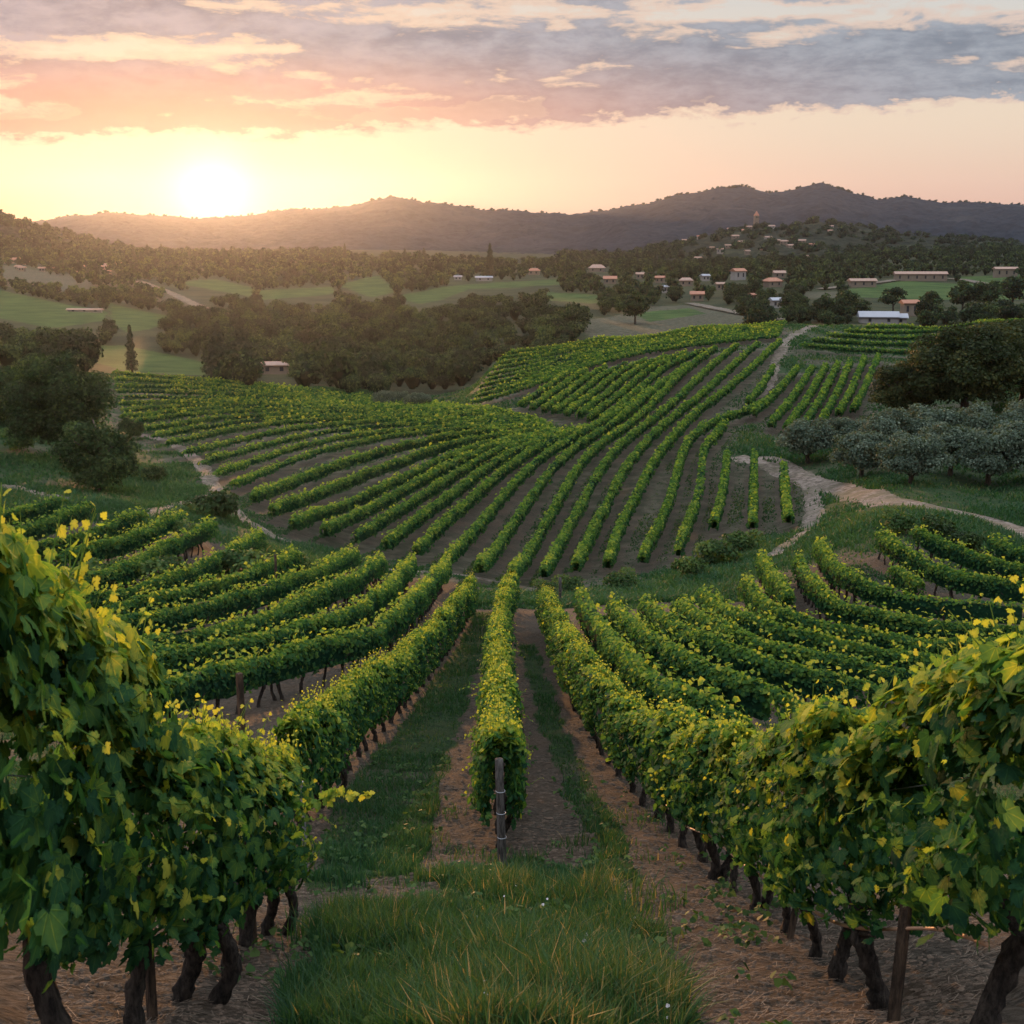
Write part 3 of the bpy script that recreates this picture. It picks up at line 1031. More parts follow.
def hedge_foliage(P, H, hw, seed):
    g = np.random.default_rng(seed)
    s = np.concatenate([[0], np.cumsum(np.linalg.norm(np.diff(P, axis=0), axis=1))])
    L = s[-1]
    dist = np.linalg.norm(P, axis=1)
    acc = Acc()
    z0 = topz(P[:, 0], P[:, 1])
    T = unit(np.gradient(P, axis=0))
    zlow = .42
    # leaf size grows with the distance it is seen from
    d_mid = float(np.median(dist))
    nseg = max(int(L / 8), 1)
    edges = np.linspace(0, L, nseg + 1)
    for k in range(nseg):
        a, b = edges[k], edges[k + 1]
        dm = float(np.interp((a + b) / 2, s, dist))
        ls = float(np.clip(.0025 * dm, .115, .30))
        n = int((b - a) * 3.6 / (.5 * ls * ls) * 1.05)
        q = g.uniform(a, b, n)
        gap = vnoise(q * .22, np.full(n, seed * 3.7), 5)
        q = q[(gap > .19) | (g.random(n) < .25)]
        n = len(q)
        x, y, z = np.interp(q, s, P[:, 0]), np.interp(q, s, P[:, 1]), np.interp(q, s, z0)
        tx, ty = np.interp(q, s, T[:, 0]), np.interp(q, s, T[:, 1])
        lump = fbm(q * 1.1, np.full(n, seed * 1.3), 9, 3)
        lump2 = fbm(q * .9, np.full(n, seed * 2.1 + 40), 12, 3)
        phi = np.where(g.random(n) < .42, g.uniform(.18 * math.pi, .82 * math.pi, n), g.uniform(-.45, math.pi + .45, n))
        rad = np.where(g.random(n) < .78, g.uniform(.82, 1.1, n), g.uniform(.5, .85, n))
        cx = np.sign(np.cos(phi)) * np.abs(np.cos(phi)) ** .6
        sx = np.sign(np.sin(phi)) * np.abs(np.sin(phi)) ** .6
        zc, hh = (H + zlow) / 2, (H - zlow) / 2
        ww = hw * (.55 + .9 * lump) * np.where(sx > 0, 1 - .25 * sx, 1)
        h2 = hh * (.66 + .68 * lump2)
        lat = cx * ww * rad
        ver = zc - hh * .1 + sx * h2 * rad
        ends = np.minimum(q, L - q)
        ver = np.where(ends < .4, zc + (ver - zc) * (.6 + ends), ver)
        shoot = (g.random(n) < .055) & (sx > .7)
        ver = ver + np.where(shoot, g.uniform(.05, .32, n), 0)
        C = np.stack([x + ty * lat, y - tx * lat, z + np.maximum(ver, .16)], 1)
        Nn = np.stack([ty * cx, -tx * cx, sx * .9 + .15], 1)
        t = g.normal(.27, .14, n) + .24 * np.clip(sx, 0, 1) + (lump - .5) * .35  # sunlit tops and darker, shaded sides put into the leaf tint
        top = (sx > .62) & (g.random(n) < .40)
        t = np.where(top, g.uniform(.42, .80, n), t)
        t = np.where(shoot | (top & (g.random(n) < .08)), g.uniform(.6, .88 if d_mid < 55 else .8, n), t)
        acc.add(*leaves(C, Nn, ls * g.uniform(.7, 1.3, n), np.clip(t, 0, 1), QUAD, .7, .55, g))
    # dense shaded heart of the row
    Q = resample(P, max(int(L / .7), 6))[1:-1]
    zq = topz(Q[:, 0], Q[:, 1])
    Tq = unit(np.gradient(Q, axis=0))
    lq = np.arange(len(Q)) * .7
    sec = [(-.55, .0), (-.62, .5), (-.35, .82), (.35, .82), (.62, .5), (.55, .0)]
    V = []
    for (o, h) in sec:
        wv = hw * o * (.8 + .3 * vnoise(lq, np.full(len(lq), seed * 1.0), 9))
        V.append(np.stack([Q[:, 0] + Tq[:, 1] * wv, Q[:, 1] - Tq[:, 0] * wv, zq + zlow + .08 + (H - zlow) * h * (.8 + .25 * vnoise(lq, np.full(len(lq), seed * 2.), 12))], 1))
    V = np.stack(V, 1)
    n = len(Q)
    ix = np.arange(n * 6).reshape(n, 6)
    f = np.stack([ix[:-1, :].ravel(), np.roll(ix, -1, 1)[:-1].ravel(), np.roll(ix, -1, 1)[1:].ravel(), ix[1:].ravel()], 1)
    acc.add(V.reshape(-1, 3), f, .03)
    return acc.mesh('foliage', M_VINE)


def vine_trunk_mesh(seed, h=.78, double=False):
    g = np.random.default_rng(seed)
    acc = Acc()
    for k in range(2 if double else 1):
        n = 17
        t = np.linspace(0, 1, n)
        bend, ph = g.uniform(.02, .065), g.uniform(0, 6.28)
        lean = g.uniform(-.1, .1, 2)
        off = np.array([(-.07 if k else .06), 0]) if double else np.zeros(2)
        P = np.stack([off[0] + lean[0] * t + bend * np.sin(t * 4.2 + ph) - bend * math.sin(ph), off[1] + lean[1] * t + bend * .7 * np.cos(t * 3.7 + ph) - bend * .7 * math.cos(ph), -.12 + (h + .12) * t], 1)
        r = np.interp(t, [0, .12, .5, .85, 1], [.062, .043, .037, .042, .03]) * g.uniform(.85, 1.15) * (1 + g.normal(0, .07, n))
        add_tube(acc, P, r, 12, wob=.26, seed=seed * 3 + k)
        # arms into the canopy along the wire
        for sgn in (-1, 1):
            top = P[-2]
            Q = np.array([top, top + [0, sgn * .10, .10], top + [0, sgn * .22, .2]])
            add_tube(acc, Q, [.024, .02, .014], 7, wob=.15, seed=seed + 5)
    return acc.mesh('trunk', M_BARK, True)


TRUNKS = [vine_trunk_mesh(100 + i, .66, i % 4 == 3) for i in range(8)]

ORD = ['first', 'second', 'third', 'fourth', 'fifth', 'sixth', 'seventh', 'eighth', 'ninth', 'tenth', 'eleventh', 'twelfth', 'thirteenth', 'fourteenth', 'fifteenth',
       'sixteenth', 'seventeenth', 'eighteenth', 'nineteenth', 'twentieth']


def nth(i):
    if i < 20:
        return ORD[i]
    tens = {2: 'twenty', 3: 'thirty', 4: 'forty', 5: 'fifty'}[(i + 1) // 10]
    r = (i + 1) % 10
    return (tens[:-1] + 'ieth') if r == 0 else tens + '-' + ORD[r - 1]


def in_view(P, H=1.6):
    z = topz(P[:, 0], P[:, 1])
    a, b = proj(P[:, 0], P[:, 1], z + H / 2)
    return ((a > -40) & (a < 1064) & (b < 1090)).any()


WHERE = {
    'terrace': ('clipped vine row on the far left terrace, {} from its upper edge', 'vine rows on the far left terrace'),
    'lower slope': ('green vine row climbing the middle slope, {} from the dirt track bend', 'vine rows on the middle slope'),
    'upper slope': ('short vine row high on the slope, {} counting from the silvery shrubs', 'short vine rows high on the middle slope'),
    'crest': ('thin curved vine row along the hill crest, {} from its far side', 'curved vine rows along the crest'),
    'side block': ('straight vine row in the small block above the olives, {} from the path', 'vine rows in the block by the olive trees'),
    'hilltop': ('low dark vine row on the hilltop behind the oaks, {} from its near edge', 'vine rows on the hilltop'),
    'left shelf': ('yellow-tipped vine row on the left shelf, {} beyond the foreground rows', 'vine rows on the left shelf'),
    'right shelf': ('bushy curved vine row on the right shelf, {} beyond the foreground row', 'vine rows on the right shelf'),
}
cnt = {}
n_leaf = 0
for k, (blk, P, H, hw) in enumerate(ROWS):
    if not in_view(P):
        continue
    i = cnt.get(blk, 0)
    cnt[blk] = i + 1
    mid = P[len(P) // 2]
    root = empty('vine_hedge', (0, 0, 0))
    lb, gp = WHERE[blk]
    tag(root, lb.format(nth(i)), 'vine row', gp)
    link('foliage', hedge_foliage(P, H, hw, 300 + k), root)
    # the trunks one can make out under the nearer rows
    if 'shelf' in blk:
        s = np.concatenate([[0], np.cumsum(np.linalg.norm(np.diff(P, axis=0), axis=1))])
        q = np.arange(.3, s[-1], 1.0)[:60]
        for j, a in enumerate(q):
            x, y = np.interp(a, s, P[:, 0]), np.interp(a, s, P[:, 1])
            if math.hypot(x, y) > 58:
                continue
            link('trunk', TRUNKS[(j * 3 + k) % 8], root, (x, y, float(topz(x, y))), rng.uniform(0, 6.28), float(rng.uniform(.8, 1.0)))

# ------------------------------------------------------------------ foreground grapevines, one by one


def vine_foliage(seed, near, H=1.85, zl=.50, hw=.40, ln=.62):
    g = np.random.default_rng(seed)
    acc = Acc()
    ls, tmpl, dens = ((.104, LOBED, 1.25), (.108, FIVE, 1.2), (.115, QUAD, 1.1))[near]
    area = 2 * ln * (2 * (H - zl) + 2 * hw)
    n = int(area / (.55 * ls * ls) * dens * (1.75, 1.7, 1.3)[near])
    y = g.uniform(-ln, ln, n)
    phi = np.where(g.random(n) < .3, g.uniform(.2 * math.pi, .8 * math.pi, n), g.uniform(-1.15, math.pi + 1.15, n))
    rad = np.where(g.random(n) < .62, g.uniform(.84, 1.1, n), g.uniform(.45, .85, n))
    cx = np.sign(np.cos(phi)) * np.abs(np.cos(phi)) ** .6
    sx = np.sign(np.sin(phi)) * np.abs(np.sin(phi)) ** .6
    lump = fbm(y * 1.6 + 9, sx * 1.4 + 3 * np.sign(cx), seed, 3)
    lat = cx * hw * rad * (.40 + 1.15 * lump) * np.where(sx > 0, 1 - .2 * sx, 1 - .1 * sx)
    zc, hh = (H + zl) / 2, (H - zl) / 2
    ver = zc + sx * hh * rad * (.84 + .3 * fbm(y * 2.1, np.sign(cx) + 5, seed + 4, 2))
    ver = ver - (g.random(n) < .05) * g.uniform(0, .2, n)
    C = np.stack([lat, y, ver], 1)
    Nn = np.stack([cx, np.zeros(n), sx * .55 + .25], 1)
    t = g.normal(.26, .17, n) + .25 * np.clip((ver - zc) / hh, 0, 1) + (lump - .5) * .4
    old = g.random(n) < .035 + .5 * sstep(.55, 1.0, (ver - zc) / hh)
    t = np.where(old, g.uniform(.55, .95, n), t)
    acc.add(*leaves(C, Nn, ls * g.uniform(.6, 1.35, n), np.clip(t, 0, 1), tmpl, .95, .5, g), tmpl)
    # upright and wandering young shoots with smaller yellow leaves
    for k in range(20 if near < 2 else 10):
        b = np.array([g.uniform(-hw * .6, hw * .6), g.uniform(-ln, ln), H - .12])
        d = unit(np.array([[g.normal(0, .35), g.normal(0, .35), 1.0]]))[0]
        m_ = int(g.integers(5, 10))
        l_ = g.uniform(.18, .50)
        tt = np.linspace(0, 1, m_)
        Cc = b + d * (tt * l_)[:, None] + g.normal(0, .025, (m_, 3))
        acc.add(*leaves(Cc, g.normal(0, 1, (m_, 3)) + [0, 0, .4], ls * np.interp(tt, [0, 1], [.75, .35]), np.clip(.62 + .38 * tt + g.normal(0, .08, m_), 0, 1), tmpl, .1, .3, g), tmpl)
        if near < 2:
            add_tube(acc, np.array([b, b + d * l_ * .55, b + d * l_]), [.006, .004, .002], 4, tint=.7, cap=False)
    # wandering side shoots that break the outline
    for k in range((9, 7, 4)[near]):
        sg = g.choice([-1, 1])
        b = np.array([sg * hw * .75, g.uniform(-ln, ln), g.uniform(zl + .25, H - .1)])
        m_ = int(g.integers(6, 11))
        l_ = g.uniform(.22, .55)
        tt = np.linspace(0, 1, m_)
        dr_ = np.array([sg * g.uniform(.35, 1.0), g.normal(0, .5), g.uniform(-.2, .6)])
        Cc = b + dr_ * (tt * l_)[:, None] - np.array([0, 0, 1.0]) * (g.uniform(.1, .7) * l_ * tt ** 2)[:, None] + g.normal(0, .02, (m_, 3))
        acc.add(*leaves(Cc, g.normal(0, .6, (m_, 3)) + [sg * .6, 0, .5], ls * np.interp(tt, [0, 1], [.95, .4]), np.clip(.38 + .42 * tt + g.normal(0, .1, m_), 0, 1), tmpl, .6, .3, g), tmpl)
        if near < 2:
            add_tube(acc, Cc, np.linspace(.005, .002, m_), 4, tint=.7, cap=False)
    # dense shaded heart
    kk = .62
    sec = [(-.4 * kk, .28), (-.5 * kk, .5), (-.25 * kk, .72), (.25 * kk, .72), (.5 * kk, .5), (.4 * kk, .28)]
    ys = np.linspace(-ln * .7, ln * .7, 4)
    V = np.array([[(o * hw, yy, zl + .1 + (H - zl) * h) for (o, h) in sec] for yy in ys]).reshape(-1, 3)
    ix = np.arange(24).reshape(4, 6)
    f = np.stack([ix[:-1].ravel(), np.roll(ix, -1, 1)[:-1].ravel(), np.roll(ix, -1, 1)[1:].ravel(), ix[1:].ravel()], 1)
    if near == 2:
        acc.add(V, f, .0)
    return acc.mesh('foliage', M_VINE_NEAR if near == 0 else M_VINE, near < 2)


FOL = {0: [vine_foliage(500 + i, 0) for i in range(7)], 1: [vine_foliage(520 + i, 1) for i in range(7)], 2: [vine_foliage(540 + i, 2) for i in range(6)]}


def plant_row(P, spacing, cat_row, label_fn, group, start=0.0, hs=1.0, wsc=1.0, lift=0.0, first=()):
    s = np.concatenate([[0], np.cumsum(np.linalg.norm(np.diff(P, axis=0), axis=1))])
    T = unit(np.gradient(P, axis=0))
    a, i = start, 0
    while a < s[-1]:
        x, y = np.interp(a, s, P[:, 0]), np.interp(a, s, P[:, 1])
        tx, ty = np.interp(a, s, T[:, 0]), np.interp(a, s, T[:, 1])
        d = math.hypot(x, y)
        lod = 0 if d < 13.5 else (1 if d < 27 else 2)
        rz = math.atan2(-tx, ty) + (math.pi if random.random() < .5 else 0)
        z = float(land(x, y))
        zz = [float(land(x + tx * e, y + ty * e)) for e in (-.6, .6)]
        lv = lift * random.uniform(.6, 1.3)
        hk = hs * (first[i] if i < len(first) else 1.0)
        root = empty('grapevine', (x, y, z), rz)
        tag(root, label_fn(i), 'grapevine', group)
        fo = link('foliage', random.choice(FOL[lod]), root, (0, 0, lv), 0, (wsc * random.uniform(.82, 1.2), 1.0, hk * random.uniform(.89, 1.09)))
        pitch = math.atan2(zz[1] - zz[0], 1.2)
        dirn = math.cos(rz) * ty - math.sin(rz) * tx
        fo.rotation_euler = (pitch if (math.cos(rz) * ty + -math.sin(rz) * tx) > 0 else -pitch, 0, 0)
        if lod < 2 or i % 2 == 0 or True:
            link('trunk', random.choice(TRUNKS), root, (0, 0, 0), random.uniform(-.4, .4), (random.uniform(.85, 1.2), random.uniform(.85, 1.2), hk * random.uniform(.95, 1.08)))
        a += spacing * random.uniform(.85, 1.15)
        i += 1
    return i


def lab_left(i):
    return 'big leafy grapevine in the nearest left row, {} from its near end'.format(nth(i))


def lab_leftb(i):
    return 'grapevine in the row behind the grey metal stake, {} from its near end'.format(nth(i))


def lab_mid(i):
    return 'grapevine in the narrow middle row, {} from the grey end post'.format(nth(i))


def lab_right(i):
    return 'grapevine in the long right row above the hose, {} from the near end'.format(nth(i))


plant_row(FG_LEFT, .95, 'left', lab_left, 'vines of the nearest left row', .1, .72, .62, .06, (1.2, 1.18, 1.02, .95))
plant_row(FG_LEFT_B, 1.05, 'left', lab_leftb, 'vines of the row beyond the grass lane', .1, .70, .62, .05)
plant_row(FG_MID, 1.05, 'mid', lab_mid, 'vines of the middle row', .55, .72, .66, .03)
plant_row(FG_RIGHT, .95, 'right', lab_right, 'vines of the long right row', .1, .69, .66, .14, (.98, 1.0, .97))

# a long shoot reaching out over the grass from the near left row
g0 = ground_at(300, 905, 4, 14)
acc = Acc()
b = g0 + [0.0, 0.15, .80]
tt = np.linspace(0, 1, 16)
Cs = b + np.stack([.62 * tt, .05 * np.sin(tt * 5), .10 * np.sin(tt * 2.6) + .10 * tt ** 2], 1)
add_tube(acc, Cs, np.linspace(.008, .003, 16), 5, tint=.7, cap=False)
for rep in range(2):
    acc.add(*leaves(Cs + rng.normal(0, .02, Cs.shape), rng.normal(0, 1, (16, 3)) + [0, -.6, .5], np.linspace(.12, .055, 16), np.clip(.5 + .5 * tt, 0, 1), LOBED, .5, .3))
tag(link('vine_shoot', acc.mesh('vine_shoot', M_VINE, True)), 'long yellow-tipped vine shoot reaching sideways over the grass lane', 'vine shoot')

# ------------------------------------------------------------------ posts, stakes, hose


def post(name, px, py, h, r, mat, label, cat, lean=(0, 0), square=False, dmax=30, top=None, group=None):
    g = ground_at(px, py, 2.6, dmax)
    acc = Acc()
    n = 7
    t = np.linspace(0, 1, n)
    P = np.stack([lean[0] * t, lean[1] * t, -.2 + (h + .2) * t], 1)
    add_tube(acc, P, r * np.interp(t, [0, 1], [1.05, .95]), 4 if square else 12, wob=.05 if not square else 0, seed=int(px))
    o = tag(link(name, acc.mesh(name, mat, not square), None, (float(g[0]), float(g[1]), float(g[2]))), label, cat, group)
    return o


pp = post('end_post', 503, 868, 1.2, .044, M_POST, 'weathered grey wooden end post of the middle vine row', 'post', (-.04, .02))
acc = Acc()
for hz in (.35, .62, .86):
    add_tube(acc, np.array([[math.cos(a) * .048 - .03 * hz, math.sin(a) * .048, hz] for a in np.linspace(0, 6.28, 12)]), .004, 5, cap=False)
link('wire_tie', acc.mesh('wire_tie', M_METAL), pp)
post('vine_stake', 891, 1026, .62, .030, M_STAKE, 'dark wooden stake between the two nearest trunks of the right row', 'stake', (.04, .02), True)
post('vine_stake', 786, 942, .62, .024, M_STAKE, 'slim leaning wooden stake midway along the right row, standing apart from trunks', 'stake', (.10, .0), True)
post('vine_stake', 152, 1016, .6, .026, M_STAKE, 'thin dark stake beside a slim trunk in the nearest left row', 'stake', (.0, .02), True)
post('vine_stake', 254, 946, 1.95, .026, M_STAKE, 'tall reddish-brown stake rising above the nearest left row', 'stake', (-.02, .02), True)
post('metal_stake', 306, 880, 1.0, .022, M_METAL, 'grey perforated metal stake at the end of the nearest left row', 'stake', (.0, .0), True)
post('vine_stake', 277, 600, 1.7, .05, M_STAKE, 'short wooden stake on the left shelf among the vine rows', 'stake', dmax=80)
post('marker_post', 560, 604, 1.1, .06, M_POST, 'small pale post standing in the grass beyond the middle row', 'post', dmax=90)
# drip hose slung under the right row
Ph = FG_RIGHT[(FG_RIGHT[:, 1] > 4.2) & (FG_RIGHT[:, 1] < 22)]
sH = np.arange(len(Ph)) * .1
offs = np.stack([-.16 + .03 * np.sin(sH * 1.3), np.zeros(len(Ph))], 1)
Ph3 = np.column_stack([Ph + offs, land(Ph[:, 0], Ph[:, 1]) + .50 - .07 * np.abs(np.sin(sH * .9))])
acc = Acc()
add_tube(acc, Ph3, .009, 6)
tag(link('drip_hose', acc.mesh('drip_hose', M_HOSE, True)), 'thin brown drip hose sagging along the trunks of the right row', 'hose')
for P, lb, gz in ((FG_RIGHT, 'thin steel trellis wire running through the right foreground row', 1.15), (FG_LEFT, 'thin steel trellis wire running through the nearest left row', 1.2), (FG_MID, 'thin steel trellis wire running back from the grey end post', .95)):
    Q = P[::6]
    acc = Acc()
    add_tube(acc, np.column_stack([Q, land(Q[:, 0], Q[:, 1]) + gz]), .003, 5)
    tag(link('trellis_wire', acc.mesh('trellis_wire', M_METAL, True)), lb, 'wire')

# ------------------------------------------------------------------ trees


def crown_mesh(seed, rx, rz, zc, nclump, cr, leaf, mat, hollow=.55, flat=.8, per=None, tb=.45):
    g = np.random.default_rng(seed)
    acc = Acc()
    v = unit(g.normal(0, 1, (nclump, 3)))
    rad = g.uniform(hollow, 1.0, nclump) ** .7
    c = v * rad[:, None] * [rx - cr * .6, rx - cr * .6, rz - cr * .5]
    c[:, 2] = np.where(c[:, 2] < -.55 * rz, -.55 * rz + g.uniform(0, .3, nclump) * rz, c[:, 2])
    c += np.array([0, 0, zc])
    for k in range(nclump):
        r = cr * g.uniform(.65, 1.3)
        n = per or max(int(4 * math.pi * r * r * .75 / (.5 * leaf * leaf) * .62), 12)
        d = unit(g.normal(0, 1, (n, 3)))
        d[:, 2] = np.where(d[:, 2] < -.4, -d[:, 2], d[:, 2])
        rr = r * g.uniform(.62, 1.1, n)
        C = c[k] + d * rr[:, None] * [1, 1, flat]
        t = np.clip(tb + g.normal(0, .2, n) + g.normal(0, .16), 0, 1)
        acc.add(*leaves(C, d + [0, 0, .25], leaf * g.uniform(.6, 1.35, n), t, QUAD, .3, .5, g))
    return acc.mesh('crown', mat)


def tree_trunk(seed, h, r, spread, mat=M_TRUNK, limbs=5, lean=.1):
    g = np.random.default_rng(seed)
    acc = Acc()
    t = np.linspace(0, 1, 7)
    ax = g.uniform(-lean, lean, 2) * h
    P = np.stack([ax[0] * t ** 1.4, ax[1] * t ** 1.4, -.4 + (h + .4) * t], 1)
    add_tube(acc, P, r * np.interp(t, [0, .1, 1], [1.35, 1, .45]), 9, wob=.12, seed=seed)
    for k in range(limbs):
        a = k * 6.28 / limbs + g.uniform(-.4, .4)
        b = P[int(g.integers(3, 6))]
        e = np.array([math.cos(a) * spread, math.sin(a) * spread, g.uniform(.25, .6) * h])
        Q = np.array([b, b + e * .5 + [0, 0, .08 * h], b + e])
        add_tube(acc, Q, [r * .5, r * .32, r * .12], 6, wob=.1, seed=seed + k)
    return acc.mesh('trunk', mat, True)


def put_tree(name, loc, crown, trunk, sc, label, group=None, cat='tree'):
    root = empty(name, tuple(float(x) for x in loc), random.uniform(0, 6.28), sc)
    tag(root, label, cat, group)
    link('crown', crown, root)
    if trunk is not None:
        link('trunk', trunk, root)
    return root


def at(px, py, dmin, dmax):
    g = ground_at(px, py, dmin, dmax)
    return (g[0], g[1], float(surf(g[0], g[1])))


# big oaks by the vineyards
C_OAK = [crown_mesh(700, 4.8, 4.3, 4.7, 96, 1.3, .23, M_OAK, .3), crown_mesh(701, 3.7, 3.0, 2.7, 60, 1.15, .23, M_OAK, .3)]
T_OAK = tree_trunk(710, 4.2, .38, 2.4)
put_tree('oak_tree', at(64, 462, 60, 130), C_OAK[0], T_OAK, .82, 'tall dark round oak on the grassy slope beside the far left terrace')
put_tree('oak_tree', at(100, 490, 60, 120), C_OAK[1], T_OAK, .74, 'low bushy oak in front of the tall dark oak, beside the dirt track')
put_tree('oak_tree', at(18, 425, 60, 150), C_OAK[1], T_OAK, .85, 'smaller oak half hidden behind the tall dark oak on the grassy slope')
put_tree('oak_tree', at(130, 440, 80, 130), C_OAK[1], T_OAK, .34, 'small grey-green tree between the tall dark oak and the vine terrace')
C_RUST = [crown_mesh(720, 5.2, 4.1, 4.0, 96, 1.35, .24, M_OAK_B, .3), crown_mesh(721, 3.7, 3.3, 3.1, 56, 1.15, .23, M_OAK_B, .3)]
put_tree('oak_tree', at(965, 418, 90, 140), C_RUST[0], T_OAK, 1.02, 'largest rust-tinged oak rising behind the olive trees')
put_tree('oak_tree', at(898, 418, 90, 140), C_RUST[1], T_OAK, .78, 'small rounded rust-tinged oak at the end of the side block rows')
put_tree('oak_tree', at(1022, 405, 90, 150), C_RUST[0], T_OAK, .95, 'rust-tinged oak behind the olives, cut by the picture edge')
put_tree('oak_tree', at(925, 415, 90, 140), C_RUST[1], T_OAK, .8, 'rust-tinged oak between the small rounded oak and the largest one')
# olives
C_OLV = [crown_mesh(730 + i, 2.6, 1.75, 1.95, 44, .72, .16, M_OLIVE, .35) for i in range(4)]
T_OLV = [tree_trunk(740 + i, 1.5, .2, 1.1, limbs=6, lean=.2) for i in range(3)]
OLV = [(808, 463, 1.0, 'leftmost silvery olive tree, spreading low beside the gravel track bend'), (846, 455, .92, 'silvery olive tree behind the leftmost one, under the small rounded oak'),
       (862, 478, .92, 'rounded silvery olive in the front of the grove, left of the other front olives'), (897, 462, 1.0, 'broad silvery olive in the second line behind the front gap'),
       (910, 484, .92, 'front-line olive with a visible pale trunk at its foot'), (925, 454, 1.1, 'tall silvery olive in the middle of the grove below the largest oak'),
       (950, 476, .95, 'olive tree in the front line, third from the gravel track'), (965, 455, 1.0, 'silvery olive touching the largest oak crown from below'),
       (988, 486, 1.0, 'round olive at the front of the grove near the picture edge'), (1000, 462, 1.05, 'taller olive behind the round front one near the picture edge'),
       (1030, 480, 1.05, 'olive tree cut by the picture edge, front line'), (1035, 450, 1.0, 'olive tree cut by the picture edge, back line')]
for k, (a, b_, s, lb) in enumerate(OLV):
    put_tree('olive_tree', at(a, b_, 60, 130), C_OLV[k % 4], T_OLV[k % 3], s, lb, 'olive trees of the grove', 'olive tree')
for k, (a, b_, s, lb) in enumerate([(385, 409, .62, 'silvery shrub hedge piece at the left end beyond the vine terrace'), (402, 409, .62, 'silvery shrub in the middle of the low clump beyond the terrace'),
                                    (418, 412, .6, 'silvery shrub in front, at the right of the low clump beyond the terrace')]):
    put_tree('silvery_shrub', at(a, b_, 110, 165), C_OLV[k], T_OLV[0], s, lb, 'silvery shrubs beyond the terrace', 'shrub')

# shrubs near the tracks
C_SHR = [crown_mesh(750 + i, 1.0, .65, .5, 16, .38, .14, M_SHRUB, .4) for i in range(4)]
C_SHRD = [crown_mesh(760 + i, 1.0, .62, .48, 16, .38, .14, M_OAK, .4) for i in range(2)]
for a, b_, s, m_, lb in [(212, 517, 1.45, 1, 'dark flat shrub in the fork of the dirt track'), (215, 462, .75, 0, 'small green bush between the dirt track and the row ends'),
                         (570, 592, .8, 0, 'dark green bush in the grass gully above the small pale post'), (546, 596, .6, 0, 'low pale bush beside the small pale post'),
                         (935, 541, 1.05, 1, 'wide dark bush on the bank below the gravel track'), (898, 534, .9, 0, 'green bush on the bank left of the wide dark bush'), (968, 552, .95, 1, 'dark bush on the bank right of the wide dark bush'),
                         (715, 565, 1.2, 0, 'rounded green bush in the gully below the straight short rows'), (740, 553, 1.2, 0, 'green bush at the foot of the short rows, upper of two'),
                         (690, 580, 1.0, 0, 'low green bush in the gully nearest the curved right rows'), (620, 590, .9, 0, 'low green bush in the gully below the middle slope'),
                         (60, 430, 1.2, 0, 'light green bush on the open grassy slope'), (20, 450, 1.4, 0, 'wide green bush on the open grassy slope near the picture edge'), (150, 480, 1.0, 1, 'dark low bush beside the bushy oak'),
                         (190, 548, 1.0, 0, 'green bush between the left shelf rows'), (165, 590, 1.1, 0, 'leafy bush filling a gap in the left shelf rows'), (235, 585, 1.2, 0, 'wide weedy bush filling a gap between left shelf rows'), (300, 575, .8, 0, 'low bush at the upper end of the left shelf rows'),
                         (110, 590, 1.1, 0, 'weedy bush behind the nearest left vines')]:
    root = empty('shrub', at(a, b_, 36, 140), random.uniform(0, 6.28), s)
    tag(root, lb, 'shrub')
    link('foliage', (C_SHRD if m_ else C_SHR)[int(a) % 2], root)

# trees of the valley
C_VAL = [crown_mesh(770 + i, 4.2, 3.3 + .4 * (i % 2), 4.6, 26, 1.5, .62, M_WOOD, .5, tb=.32 + .1 * (i % 3)) for i in range(5)]
T_VAL = tree_trunk(780, 4.0, .3, 2.0)


def conifer_mesh(seed, h, r):
    g = np.random.default_rng(seed)
    acc = Acc()
    n = int(h * r * 60)
    zz = g.uniform(.06, 1, n) ** .9
    rr = r * (1 - zz) ** .75 * g.uniform(.55, 1.08, n) * (1 + .25 * np.sin(zz * 34))
    a = g.uniform(0, 6.28, n)
    C = np.stack([np.cos(a) * rr, np.sin(a) * rr, zz * h], 1)
    acc.add(*leaves(C, np.stack([np.cos(a), np.sin(a), np.full(n, .5)], 1), g.uniform(.35, .7, n), np.clip(g.normal(.4, .25, n), 0, 1), QUAD, .6, .4, g))
    return acc.mesh('crown', M_CONIFER)


